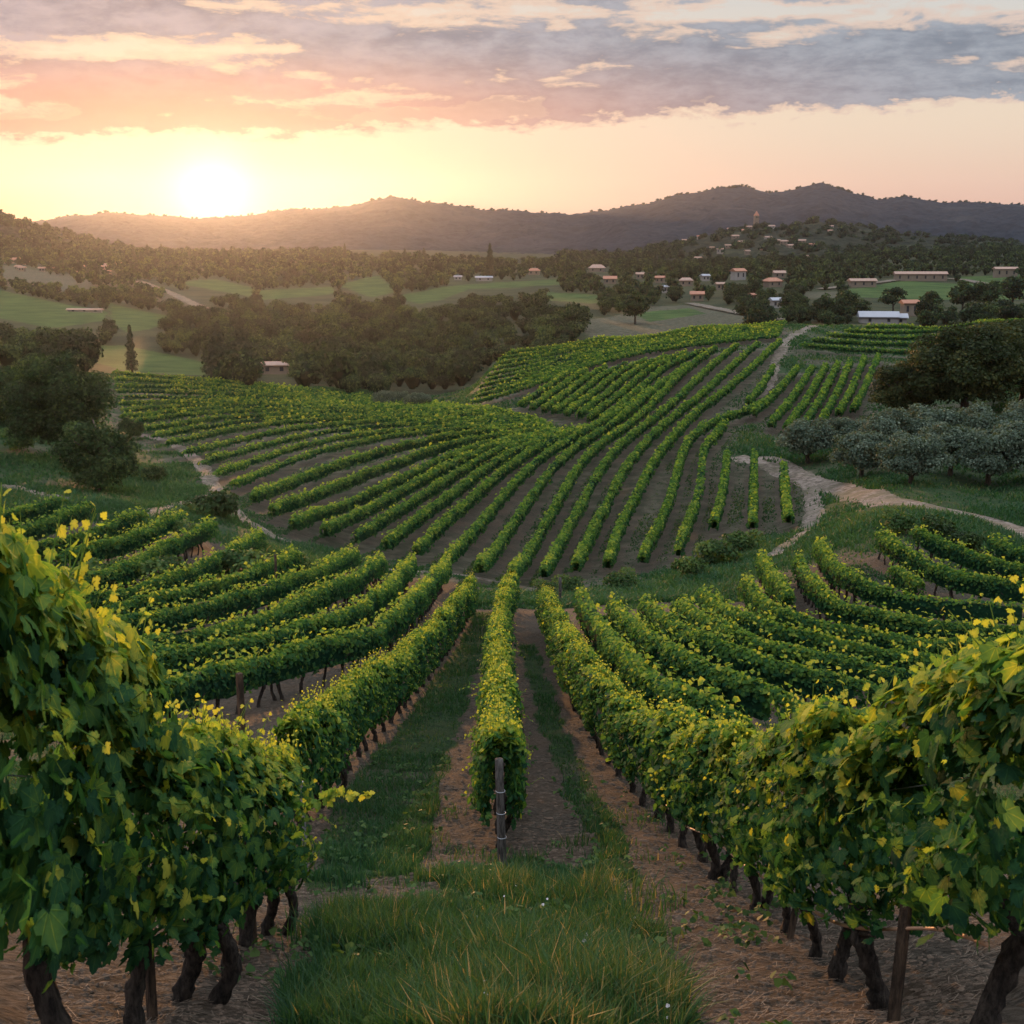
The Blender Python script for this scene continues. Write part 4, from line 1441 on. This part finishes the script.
C_CON = [conifer_mesh(790, 14, 2.6), conifer_mesh(791, 11, 3.2), conifer_mesh(792, 12, 1.7)]
T_CON = tree_trunk(795, 9, .3, .4, limbs=3)
named = [
    ('oak_tree', 748, 325, 210, 400, 0, .85, 'dark round tree standing alone behind the crest of the middle slope'),
    ('conifer', 132, 374, 175, 330, 'c2', .68, 'dark columnar tree just beyond the far left terrace, left of the pair'),
    ('conifer', 219, 382, 175, 330, 'c1', .85, 'dark bushy conifer beyond the terrace, left one of the close pair'),
    ('conifer', 243, 382, 175, 330, 'c1', .95, 'dark bushy conifer beyond the terrace, right one of the close pair'),
    ('conifer', 490, 280, 500, 900, 'c0', 1.25, 'tall pointed conifer beside the white farm roofs'),
    ('broadleaf_tree', 862, 322, 220, 400, 1, .7, 'dark tree just left of the white-roofed house'),
    ('broadleaf_tree', 845, 318, 220, 450, 2, .9, 'round dark tree second to the left of the white-roofed house'),
    ('broadleaf_tree', 822, 322, 220, 450, 3, .85, 'round dark tree third to the left of the white-roofed house'),
    ('broadleaf_tree', 893, 312, 300, 500, 0, .9, 'big tree between the white roof and the terracotta cottage'),
    ('broadleaf_tree', 930, 314, 240, 450, 4, .8, 'tree right behind the terracotta cottage'),
    ('broadleaf_tree', 962, 312, 260, 450, 1, 1.1, 'dark tall tree rising above the green field near the edge'),
    ('broadleaf_tree', 985, 312, 260, 450, 2, 1.15, 'dark tree group member nearest the hilltop rows'),
    ('broadleaf_tree', 1012, 310, 260, 450, 0, 1.25, 'big dark tree above the hilltop cut by the picture edge'),
    ('broadleaf_tree', 635, 324, 300, 500, 1, 1.0, 'round dark tree at the edge of the dry clearing'),
    ('broadleaf_tree', 578, 332, 240, 420, 2, .8, 'green tree at the wood edge beside the dry clearing'),
    ('conifer', 655, 270, 500, 1000, 'c2', .9, 'slim cypress among the village roofs'),
]
for nm, a, b_, d0, d1, v, s, lb in named:
    c = C_CON[int(v[1])] if isinstance(v, str) else C_VAL[v]
    put_tree(nm, at(a, b_, d0, d1), c, T_CON if isinstance(v, str) else T_VAL, s, lb)
for k, a in enumerate(list(range(134, 230, 7)) + [236, 262, 300, 312, 326, 329, 345, 405, 420, 424]):
    X_, T_ = pix(a, 262)
    d = 800 + 90 * random.random()
    X = float(X_) * d
    put_tree('conifer', (X, d, float(surf(X, d))), C_CON[1 if k % 4 else 0], T_CON, random.uniform(.5, .95), 'dark conifer standing up from the wooded ridge below the setting sun', 'conifers along the wooded ridge')

# wood of the valley as one mass
print('fields for the wood')
W = Acc()
tmpl_tree = []
for i in range(12):
    gg = np.random.default_rng(820 + i)
    n = 120
    a_ = Acc()
    ncl = 9 if i < 6 else 17
    nb_, lsz = (16, 1.0) if i < 6 else (46, .5)
    cc = unit(gg.normal(0, 1, (ncl, 3))) * gg.uniform(.25, .75, (ncl, 1)) * [1, 1, .7]
    for q in range(ncl):
        dd = unit(gg.normal(0, 1, (nb_, 3)))
        dd[:, 2] = np.abs(dd[:, 2]) * .9 + dd[:, 2] * .1
        a_.add(*leaves(cc[q] + dd * gg.uniform(.30, .46, (nb_, 1)), dd, lsz * gg.uniform(.22, .42, nb_), np.clip(gg.normal(.4, .2, nb_) + gg.normal(0, .12), 0, 1), QUAD, .2, .35, gg))
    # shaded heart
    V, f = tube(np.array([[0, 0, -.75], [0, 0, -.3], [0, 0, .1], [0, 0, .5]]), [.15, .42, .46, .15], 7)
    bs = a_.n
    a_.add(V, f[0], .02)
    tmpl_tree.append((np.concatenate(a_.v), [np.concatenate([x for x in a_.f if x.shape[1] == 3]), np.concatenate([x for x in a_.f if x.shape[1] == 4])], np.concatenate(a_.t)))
HOUSE_SPOTS = [(878, 321, 44), (894, 323, 24), (909, 316, 18), (920, 281, 54), (1005, 277, 24), (862, 287, 28), (275, 374, 34), (484, 281, 22), (458, 281, 13), (85, 313, 44), (597, 272, 19), (610, 284, 15), (666, 293, 8), (686, 286, 15), (697, 301, 15), (738, 280, 15), (772, 287, 20), (779, 278, 13), (776, 308, 14), (752, 302, 8), (720, 290, 9), (660, 283, 10), (534, 275, 13), (705, 281, 9), (640, 279, 9)]
SPARSE = [[(560, 258), (800, 262), (800, 318), (690, 306), (640, 306), (560, 284)], [(0, 256), (200, 270), (200, 280), (0, 268)]]
cand = 90000
yy = np.sqrt(rng.uniform(168 ** 2, 960 ** 2, cand))
keep = rng.random(cand) < np.clip(520 / yy, .30, 1)
yy = yy[keep]
xx = rng.uniform(-.52, .52, len(yy)) * yy
zz = surf(xx, yy)
px_, py_ = proj(xx, yy, zz)
ok = (px_ > -60) & (px_ < 1084)
ok &= fbm(xx * .012, yy * .012, 91, 3) > .26
for poly in FIELDS + DRYF:
    if poly is DRYF[2]:
        ok &= ~inpoly(px_, py_, poly) | (fbm(xx * .03, yy * .03, 95, 2) > .56)
        continue
    for f_ in (0, .35, .7, 1.0):
        ok &= ~inpoly(px_, py_ - f_ * 5.5 * F / yy, poly)
for poly in SPARSE:
    ok &= ~inpoly(px_, py_, poly) | (rng.random(len(px_)) < .38)
# leave the houses in sight
for a, b_, wp in HOUSE_SPOTS:
    hh_ = 5.5 * F / yy
    ok &= ~((np.abs(px_ - a) < wp * .6 + 2) & (py_ > b_ - 3) & (py_ - hh_ < b_ - 2))
# nothing tall just behind the vineyard crest
ok &= ~((yy < 205) & (px_ > 380))
ok &= (yy > 186) | (px_ > 240)
ok &= ~((yy < 262) & (px_ > 470) & (xx / yy > -.05))
ok &= ~((yy < 300) & (px_ > 770))
for P in TRACKS[-3:]:
    for q in P[::3]:
        ok &= (xx - q[0]) ** 2 + (yy - q[1]) ** 2 > 49
xx, yy, zz = xx[ok], yy[ok], zz[ok]
# thin to a spacing
order = rng.permutation(len(xx))
cell, sel = set(), []
for i in order:
    c_ = 3.7 + yy[i] * .0032
    key = (int(xx[i] / c_), int(yy[i] / c_), int(yy[i] / 200))
    if key in cell:
        continue
    cell.add(key)
    sel.append(i)
xx, yy, zz = xx[sel], yy[sel], zz[sel]
print('wood trees', len(xx))
VV, F3, F4, TT, base = [], [], [], [], 0
for i in range(len(xx)):
    V, (f3, f4), t = tmpl_tree[i % 6 + (6 if yy[i] < 460 else 0)]
    r = random.choice((1.4, 1.9, 2.4, 2.9)) * random.uniform(.85, 1.2) * (1.08 - .00022 * yy[i])
    h = r * random.uniform(.8, 1.25)
    a = random.uniform(0, 6.28)
    ca, sa = math.cos(a) * r, math.sin(a) * r
    VV.append(np.stack([xx[i] + V[:, 0] * ca - V[:, 1] * sa, yy[i] + V[:, 0] * sa + V[:, 1] * ca, zz[i] + h * .95 + V[:, 2] * h], 1))
    F3.append(f3 + base)
    F4.append(f4 + base)
    TT.append(np.clip(t * 1.1 + random.gauss(-.04, .2), 0, 1))
    base += len(V)
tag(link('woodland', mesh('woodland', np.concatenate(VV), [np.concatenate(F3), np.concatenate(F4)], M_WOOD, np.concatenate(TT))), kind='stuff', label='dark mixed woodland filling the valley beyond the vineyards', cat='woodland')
# trees along the mountain crest and on the hill slopes, far off
VV, F3, F4, TT, base = [], [], [], [], 0
spots = []
for a, n_, d0, h in [((672, 704), 10, 2990, H_MAIN), ((704, 760), 30, 2990, H_MAIN), ((760, 1024), 110, 2990, H_MAIN), ((590, 670), 24, 2990, H_MAIN), ((280, 560), 60, 2990, H_MAIN), ((50, 280), 40, 2990, H_MAIN), ((0, 60), 16, 1140, H_LEFT), ((640, 1020), 60, 1445, H_VIL)]:
    for _ in range(n_):
        u_ = float(pix(random.uniform(*a), 215)[0])
        spots.append((u_ * d0, d0, float(h.z(np.array(u_ * d0), np.array(float(d0)))), 3.7 if d0 > 2000 else 4.0))
for h, n_ in ((H_VIL, 420), (H_LEFT, 500)):
    for _ in range(n_):
        u_ = random.uniform(max(h.u[0], -.5), min(h.u[-1], .5))
        y_ = random.uniform(h.yf + 20, h.yr)
        spots.append((u_ * y_, y_, float(surf(u_ * y_, y_)), 5.0))
for i, (x_, y_, z_, r_) in enumerate(spots):
    V, (f3, f4), t = tmpl_tree[i % 6]
    r = r_ * random.uniform(.7, 1.4)
    VV.append(np.stack([x_ + V[:, 0] * r, y_ + V[:, 1] * r, z_ + r * .35 + V[:, 2] * r], 1))
    F3.append(f3 + base)
    F4.append(f4 + base)
    TT.append(np.clip(t - .1, 0, 1))
    base += len(V)
tag(link('hillside_woodland', mesh('hillside_woodland', np.concatenate(VV), [np.concatenate(F3), np.concatenate(F4)], M_WOOD, np.concatenate(TT))), kind='stuff', label='scattered far woodland on the hill slopes and mountain crest', cat='woodland')

# ------------------------------------------------------------------ houses


def box(x0, x1, y0, y1, z0, z1):
    V = np.array([(x, y, z) for z in (z0, z1) for y in (y0, y1) for x in (x0, x1)], float)
    return V, np.array([[0, 2, 3, 1], [4, 5, 7, 6], [0, 1, 5, 4], [2, 6, 7, 3], [0, 4, 6, 2], [1, 3, 7, 5]])


def house(px, py, d0, d1, wpx, ratio, hgt, label, wall=M_WALL, roof=M_ROOF, rz=0.0, group=None, hip=False, name='house', on=None):
    g = at(px, py, d0, d1) if on is None else on
    W_ = wpx * g[1] / F
    D_ = W_ * ratio
    root = empty(name, tuple(float(v) for v in g), rz)
    tag(root, label, 'house' if name == 'house' else name.replace('_', ' '), group)
    acc = Acc()
    acc.add(*box(-W_ / 2, W_ / 2, -D_ / 2, D_ / 2, -1.5, hgt), .5)
    # gables
    rh = min(D_, 9) * .26
    if not hip:
        V = np.array([(-W_ / 2, -D_ / 2, hgt), (-W_ / 2, D_ / 2, hgt), (-W_ / 2, 0, hgt + rh), (W_ / 2, -D_ / 2, hgt), (W_ / 2, D_ / 2, hgt), (W_ / 2, 0, hgt + rh)])
        acc.add(V, np.array([[0, 2, 1], [3, 4, 5]]), .5)
    link('wall', acc.mesh('wall', wall), root)
    e, th = .45, .18
    acc = Acc()
    ix = W_ / 2 + e - (D_ * .35 if hip else 0)
    for dz in (0.02, th):
        V = np.array([(-W_ / 2 - e, -D_ / 2 - e, hgt - .12 + dz), (W_ / 2 + e, -D_ / 2 - e, hgt - .12 + dz), (W_ / 2 + e, D_ / 2 + e, hgt - .12 + dz), (-W_ / 2 - e, D_ / 2 + e, hgt - .12 + dz), (-ix, 0, hgt + rh + dz), (ix, 0, hgt + rh + dz)])
        acc.add(V, np.array([[0, 1, 5, 4], [2, 3, 4, 5]]), .5)
        acc.f.append(np.array([[1, 2, 5], [3, 0, 4]]) + acc.n - 6)
    link('roof', acc.mesh('roof', roof), root)
    nw = max(2, min(int(W_ / 3.2), 6))
    for k in range(nw):
        xc = -W_ / 2 + (k + .5) * W_ / nw
        acc = Acc()
        acc.add(*box(xc - .35, xc + .35, -D_ / 2 - .05, -D_ / 2 + .05, hgt * .35, hgt * .8), .5)
        link('window', acc.mesh('window', M_GLASS), root)
    return root


house(878, 322, 225, 330, 36, .5, 1.7, 'white house with a pale sheet roof just beyond the hilltop rows', M_WALL_W, M_ROOF_W, R(-8))
house(894, 323, 225, 330, 22, .6, 1.6, 'low white annex beside the white sheet-roofed house', M_WALL_W, M_ROOF_W, R(-8))
house(909, 316, 235, 380, 15, .7, 3.6, 'small terracotta-roofed cottage right of the white house', M_WALL, M_ROOF, R(5))
house(920, 281, 480, 800, 50, .16, 3.0, 'very long low building with a terracotta roof above the green field', M_WALL, M_ROOF_P, R(-2), name='farm_building')
house(1005, 277, 480, 850, 22, .3, 3.5, 'pale long farm building near the picture edge, under the dark trees', M_WALL, M_ROOF_P, R(3), name='farm_building')
house(862, 287, 430, 800, 26, .3, 2.4, 'low pinkish roof at the end of the farm road above the field', M_WALL, M_ROOF_P, R(8))
house(275, 374, 180, 340, 28, .35, 1.7, 'flat pinkish farmhouse among the valley trees beyond the terrace', M_WALL, M_ROOF_P, R(6))
house(484, 281, 450, 900, 16, .3, 1.6, 'long white farm shed beside the tall pointed conifer', M_WALL_W, M_ROOF_W, R(4), name='farm_building')
house(458, 280, 450, 900, 7, .5, 1.6, 'small white shed left of the long white farm shed', M_WALL_W, M_ROOF_W, R(4), name='farm_building')
house(85, 312, 300, 700, 34, .1, .7, 'long low white greenhouse wall along the bright green field', M_WALL_W, M_ROOF_P, R(-4), name='farm_building')
VH = [(597, 272, 19, M_ROOF_P, M_WALL, 'long pale-roofed house, uppermost left in the valley village'), (610, 284, 15, M_ROOF, M_WALL, 'red-roofed house below the long pale-roofed one'),
      (666, 293, 8, M_ROOF_W, M_WALL_W, 'tiny bright white house in the middle of the village'), (686, 286, 15, M_ROOF_P, M_WALL, 'pink-roofed house above the tiny white one'),
      (697, 301, 15, M_ROOF, M_WALL, 'low terracotta-roofed house at the near edge of the village'), (738, 280, 15, M_ROOF, M_WALL_W, 'tall house with the brightest orange roof in the village'),
      (772, 287, 20, M_ROOF, M_WALL, 'wide orange-roofed house at the village end near the brown field'), (779, 278, 13, M_ROOF_P, M_WALL, 'house with pale orange roof behind the wide orange-roofed one'),
      (776, 308, 14, M_ROOF_W, M_WALL_W, 'whitish low house nearest the vineyard crest'), (752, 302, 8, M_ROOF, M_WALL, 'small terracotta house left of the whitish low house'),
      (720, 290, 9, M_ROOF_P, M_WALL, 'small grey-pink house in the village centre'), (660, 283, 10, M_ROOF, M_WALL, 'small house with a dull red roof left of the pink-roofed house'),
      (534, 275, 13, M_ROOF, M_WALL, 'red-roofed house alone by the small green field'), (705, 281, 9, M_ROOF_W, M_WALL_W, 'small white house between pink and orange roofs'),
      (640, 279, 9, M_ROOF_P, M_WALL, 'small pale house at the upper village edge')]
for k, (a, b_, wp, rf, wl, lb) in enumerate(VH):
    house(a, b_, 330, 1000, wp * .8, .75, 2.3 if k != 5 else 4.0, lb, wl, rf, R(random.uniform(-25, 25)), 'houses of the valley village', hip=k % 3 == 0)
# church tower and houses on the village hill
def hillpoint(px, py, h):
    u_, t_ = (float(v) for v in pix(px, py))
    ys = np.linspace(h.yf, h.yr, 500)
    z = h.z(u_ * ys, ys, False)
    hit = np.nonzero(z >= -t_ * ys)[0]
    y = ys[hit[0]] if len(hit) else ys[-3]
    return (u_ * y, y, float(h.z(np.array(u_ * y), np.array(y))))


hp = hillpoint(756, 228, H_VIL)
root = empty('church_tower', hp, R(10))
tag(root, 'pale stone tower with a pointed cap on top of the village hill', 'tower')
acc = Acc()
acc.add(*box(-2.2, 2.2, -2.2, 2.2, -4, 12), .5)
acc.add(*box(-2.5, 2.5, -2.5, 2.5, 8.2, 8.7), .5)
link('shaft', acc.mesh('shaft', M_WALL), root)
acc = Acc()
acc.add(np.array([(-2.5, -2.5, 12.0), (2.5, -2.5, 12.0), (2.5, 2.5, 12.0), (-2.5, 2.5, 12.0), (0, 0, 17)]), np.array([[0, 1, 4], [1, 2, 4], [2, 3, 4], [3, 0, 4]]), .5)
link('spire', acc.mesh('spire', M_ROOF), root)
for q in (-1, 1):
    acc = Acc()
    acc.add(*box(q * .9 - .4, q * .9 + .4, -2.26, -2.16, 9.2, 11.2), .5)
    link('window', acc.mesh('window', M_GLASS), root)
for k, (a, b_) in enumerate([(730, 230), (745, 233), (749, 231), (765, 229), (771, 230), (685, 233), (700, 240), (777, 245), (784, 247), (802, 245), (790, 250), (812, 246), (741, 247), (728, 249), (762, 252), (747, 256), (720, 256), (735, 240), (768, 240), (831, 229), (830, 233), (712, 251), (755, 237), (698, 262), (806, 261), (862, 259), (870, 261)]):
    house(a, b_, 0, 0, random.uniform(3.5, 7), .6, random.uniform(2, 3.6), 'small pale house scattered on the village hill around the stone tower', random.choice([M_WALL, M_WALL_W]), random.choice([M_ROOF_P, M_ROOF, M_ROOF_P]), R(random.uniform(-40, 40)), 'far houses on the village hill', on=hillpoint(a, b_, H_VIL))
for k in range(22):
    a, b_ = random.uniform(0, 175), 0
    X_ = float(pix(a, 264)[0])
    d = random.uniform(640, 760)
    house(a, 0, 0, 0, random.uniform(4, 6.5), .6, 1.8, 'tiny pale house of the distant hamlet along the foot of the wooded hill', M_WALL, M_ROOF_P, R(random.uniform(-40, 40)), 'houses of the distant hamlet', on=(X_ * d, d, float(surf(X_ * d, d))))

# ------------------------------------------------------------------ grass, clods, flowers


def scatter(n, px0, px1, py0, py1, d0, d1):
    """points spread evenly over what the picture shows of the land"""
    u0, u1 = pix(px0, 700)[0], pix(px1, 700)[0]
    lw = rng.uniform(math.log(d0), math.log(d1), n)
    u = rng.uniform(u0, u1, n)
    Y = np.exp(lw)
    X = u * Y
    return X, Y


def blades(X, Y, L, wd, tint, seg=3, lean=.5):
    n = len(X)
    Z = topz(X, Y) - .01
    a = rng.uniform(0, 6.28, n)
    b = rng.uniform(0, 6.28, n)
    sd = np.stack([np.cos(a), np.sin(a), np.zeros(n)], 1)
    ld = np.stack([np.cos(b), np.sin(b), np.zeros(n)], 1) * np.minimum(np.abs(rng.normal(0, lean, n)), 1.0)[:, None]
    V = []
    for k in range(seg):
        t = k / (seg - .0)
        c = np.stack([X, Y, Z], 1) + np.array([0, 0, 1.0]) * (L * (t - .12 * t * t))[:, None] + ld * (L * t * t)[:, None]
        ww = (wd * (1 - t * .8))[:, None]
        V += [c - sd * ww, c + sd * ww]
    tipc = np.stack([X, Y, Z], 1) + np.array([0, 0, 1.0]) * (L * .88)[:, None] + ld * L[:, None]
    V.append(tipc)
    V = np.stack(V, 1)
    m_ = V.shape[1]
    fq = np.array([[2 * k, 2 * k + 1, 2 * k + 3, 2 * k + 2] for k in range(seg - 1)])
    ft = np.array([[2 * seg - 2, 2 * seg - 1, 2 * seg]])
    base_ = (np.arange(n) * m_)[:, None, None]
    return V.reshape(-1, 3), [(fq[None] + base_).reshape(-1, 4), (ft[None] + base_).reshape(-1, 3)], np.repeat(tint, m_)


# tall grass at the viewer's feet
X, Y = scatter(230000, 180, 800, 0, 0, 4.3, 16)
Z = land(X, Y)
so, dr, fl, fd = zones(X, Y, Z)
px_, py_ = proj(X, Y, Z)
cl = fbm(X * 1.1, Y * 1.1, 71, 3)
k_ = ((so < .5) & (rng.random(len(X)) < .08 + 1.0 * sstep(.36, .62, cl))) | ((cl > .53) & (rng.random(len(X)) < .12 * sstep(270, 340, px_) * (1 - sstep(600, 700, px_))))
X, Y, px_, py_, cl = X[k_], Y[k_], px_[k_], py_[k_], cl[k_]
gold = sstep(395, 470, px_ + (cl - .5) * 160) * sstep(.30, .55, fbm(X * .9, Y * .9, 75, 3) + .1)
L = rng.uniform(.08, .30, len(X)) * (.25 + 1.5 * cl ** 1.3) * np.where(Y > 11.5, .62, 1.0)
tint = np.clip(rng.normal(.20, .19, len(X)) + (cl - .5) * .6 + .16 * gold + (rng.random(len(X)) < .03 * (1 + 2 * gold)) * .5, 0, 1)
V, Fs, T = blades(X, Y, L, rng.uniform(.003, .009, len(X)), tint, 3, .42)
tag(link('grass', mesh('grass', V, Fs, M_GRASS, T)), kind='stuff', label='tall tangled grass at the foot of the middle row', cat='grass')
# lane grass and weeds further on
X, Y = scatter(330000, 0, 1024, 0, 0, 9, 62)
Z = land(X, Y)
so, dr, fl, fd = zones(X, Y, Z)
cl = fbm(X * .7, Y * .7, 77, 3)
k_ = (so < .55) & (rng.random(len(X)) < .2 + .9 * sstep(.35, .6, cl))
X, Y, cl = X[k_], Y[k_], cl[k_]
L = rng.uniform(.05, .15, len(X)) * (.6 + .9 * cl) * np.clip(.6 + Y / 60, .7, 1.5)
gold = sstep(.5, .66, fbm(X * .4, Y * .4, 79, 3))
tint = np.clip(rng.normal(.30, .14, len(X)) + .22 * gold, 0, 1)
V, Fs, T = blades(X, Y, L, .0020 + .00035 * Y, tint, 2, .8)
tag(link('grass', mesh('grass', V, Fs, M_GRASS, T)), kind='stuff', label='short grass carpeting the lanes between the nearer rows', cat='grass')
# rough grass of the banks and gullies
X, Y = scatter(420000, -40, 1064, 0, 0, 48, 200)
Z = land(X, Y)
rd = row_dist(X, Y)
cl = fbm(X * .22, Y * .22, 83, 4)
k_ = (rd > .62) & (rng.random(len(X)) < .1 + sstep(.35, .6, cl))
for P in TRACKS[:8]:
    for q in P[::2]:
        k_ &= (X - q[0]) ** 2 + (Y - q[1]) ** 2 > (.95 if P is TRACKS[0] else .55) ** 2
X, Y, cl = X[k_], Y[k_], cl[k_]
L = rng.uniform(.12, .42, len(X)) * (.4 + 1.1 * cl) * np.where(row_dist(X, Y) < 1.5, .4, 1)
tint = np.clip(rng.normal(.28, .14, len(X)) + .25 * sstep(.5, .65, fbm(X * .15, Y * .15, 85, 3)), 0, 1)
V, Fs, T = blades(X, Y, L, .0006 * Y + .01, tint, 2, .9)
tag(link('rough_grass', mesh('rough_grass', V, Fs, M_GRASS, T)), kind='stuff', label='rough tufted grass on the banks, gullies and open slopes', cat='grass')
# broad-leaved weeds at the grass edges and on the bare strips
X, Y = scatter(5200, 180, 800, 0, 0, 4.5, 22)
so, _, _, _ = zones(X, Y, land(X, Y))
cl = fbm(X * 1.5, Y * 1.5, 87, 3)
k_ = (rng.random(len(X)) < np.where(so < .5, .5, .16)) & (cl > .46)
X, Y = X[k_], Y[k_]
m_ = 7
a = rng.uniform(0, 6.28, (len(X), m_))
rr = rng.uniform(.01, .07, (len(X), m_))
xw = (X[:, None] + np.cos(a) * rr).ravel()
yw = (Y[:, None] + np.sin(a) * rr).ravel()
hw_ = np.repeat(rng.uniform(.03, .16, len(X)), m_) * rng.uniform(.4, 1, len(xw))
C = np.stack([xw, yw, topz(xw, yw) + hw_], 1)
V, Fa, T = leaves(C, np.stack([np.cos(a).ravel() * .6, np.sin(a).ravel() * .6, np.full(len(xw), 1.0)], 1), rng.uniform(.025, .065, len(xw)), np.clip(rng.normal(.5, .22, len(xw)), 0, 1), FIVE, -.2, .3)
tag(link('weed_leaves', mesh('weed_leaves', V, Fa, M_SHRUB, T)), kind='stuff', label='low broad-leaved weeds along the grass edges', cat='weeds')
# little pale flowers in the tall grass
X, Y = scatter(26, 470, 690, 0, 0, 4.8, 11)
Z = land(X, Y)
so, _, _, _ = zones(X, Y, Z)
X, Y = X[so < .5], Y[so < .5]
C = np.stack([X, Y, topz(X, Y) + rng.uniform(.12, .22, len(X))], 1)
V, Fa, T = leaves(C, np.tile([[0, -.5, .8]], (len(C), 1)), rng.uniform(.012, .026, len(C)), np.full(len(C), .5), FIVE, 0, .3)
tag(link('wildflower_blossoms', mesh('wildflower_blossoms', V, Fa, M_PETAL)), kind='stuff', label='tiny pale blossoms dotted through the tall grass', cat='flowers')
# soil clods and litter
X, Y = scatter(52000, 0, 1024, 0, 0, 4.3, 34)
Z = land(X, Y)
so, _, _, _ = zones(X, Y, Z)
k_ = so > .5
X, Y = X[k_], Y[k_]
ico = np.array([(0, 0, .8), (.9, 0, .1), (.25, .85, .15), (-.75, .5, .05), (-.7, -.55, .12), (.3, -.9, .05), (0, 0, -.5)])
icf = np.array([[0, 1, 2], [0, 2, 3], [0, 3, 4], [0, 4, 5], [0, 5, 1], [6, 2, 1], [6, 3, 2], [6, 4, 3], [6, 5, 4], [6, 1, 5]])
n = len(X)
r = (.006 + .022 * rng.random(n) ** 3) * np.clip(Y / 9, .8, 1.6)
a = rng.uniform(0, 6.28, n)
V = ico[None] * (1 + rng.normal(0, .18, (n, 7, 3)))
Vx = V[..., 0] * np.cos(a)[:, None] - V[..., 1] * np.sin(a)[:, None]
Vy = V[..., 0] * np.sin(a)[:, None] + V[..., 1] * np.cos(a)[:, None]
st = rng.uniform(.6, 1.9, n)[:, None]
V = np.stack([X[:, None] + Vx * r[:, None] * st, Y[:, None] + Vy * r[:, None], topz(X, Y)[:, None] + V[..., 2] * r[:, None] * .7], -1)
tag(link('soil_clods', mesh('soil_clods', V.reshape(-1, 3), (icf[None] + (np.arange(n) * 7)[:, None, None]).reshape(-1, 3), flat_mat('clod', (0.115, 0.08, 0.056), .95, .5, 9))), kind='stuff', label='crumbs of brown soil and small stones between the rows', cat='soil')
# dry prunings and straw lying about
X, Y = scatter(15000, 0, 1024, 0, 0, 4.3, 20)
so, _, _, _ = zones(X, Y, land(X, Y))
X, Y = X[so > .5], Y[so > .5]
n = len(X)
a = rng.normal(0, .7, n)
ln = (rng.uniform(.012, .05, n) * np.where(rng.random(n) < .06, 2.2, 1))[:, None]
d = np.stack([np.cos(a), np.sin(a)], 1)
pz = np.stack([-d[:, 1], d[:, 0]], 1) * .0022
A0 = np.stack([X, Y], 1) - d * ln
A1 = np.stack([X, Y], 1) + d * ln


def up3(Q, o):
    return np.column_stack([Q, topz(Q[:, 0], Q[:, 1]) + o])


V = np.stack([up3(A0 - pz, .012), up3(A1 - pz, .02), up3(A1 + pz, .02), up3(A0 + pz, .012)], 1).reshape(-1, 3)
tag(link('straw_litter', mesh('straw_litter', V, np.arange(n * 4).reshape(n, 4), flat_mat('straw', (0.17, 0.125, 0.088), .9, .5, 5))), kind='stuff', label='dry straw and prunings littering the bare soil', cat='litter')

# ------------------------------------------------------------------ haze
mh = bpy.data.materials.new('haze')
mh.use_nodes = True
kh = NT(mh.node_tree)
kh.n.clear()
pv = kh.new('ShaderNodeVolumePrincipled')
pv.inputs['Color'].default_value = (0.70, 0.80, 1.0, 1)
pv.inputs['Density'].default_value = HAZE_DENSITY
pv.inputs['Anisotropy'].default_value = 0.80
kh.l.new(pv.outputs[0], kh.new('ShaderNodeOutputMaterial').inputs['Volume'])
V, f = box(-3500, 3500, -120, 4420, LOWEST - 1.5, 175)
tag(link('haze', mesh('haze', V, f, mh)), kind='stuff')
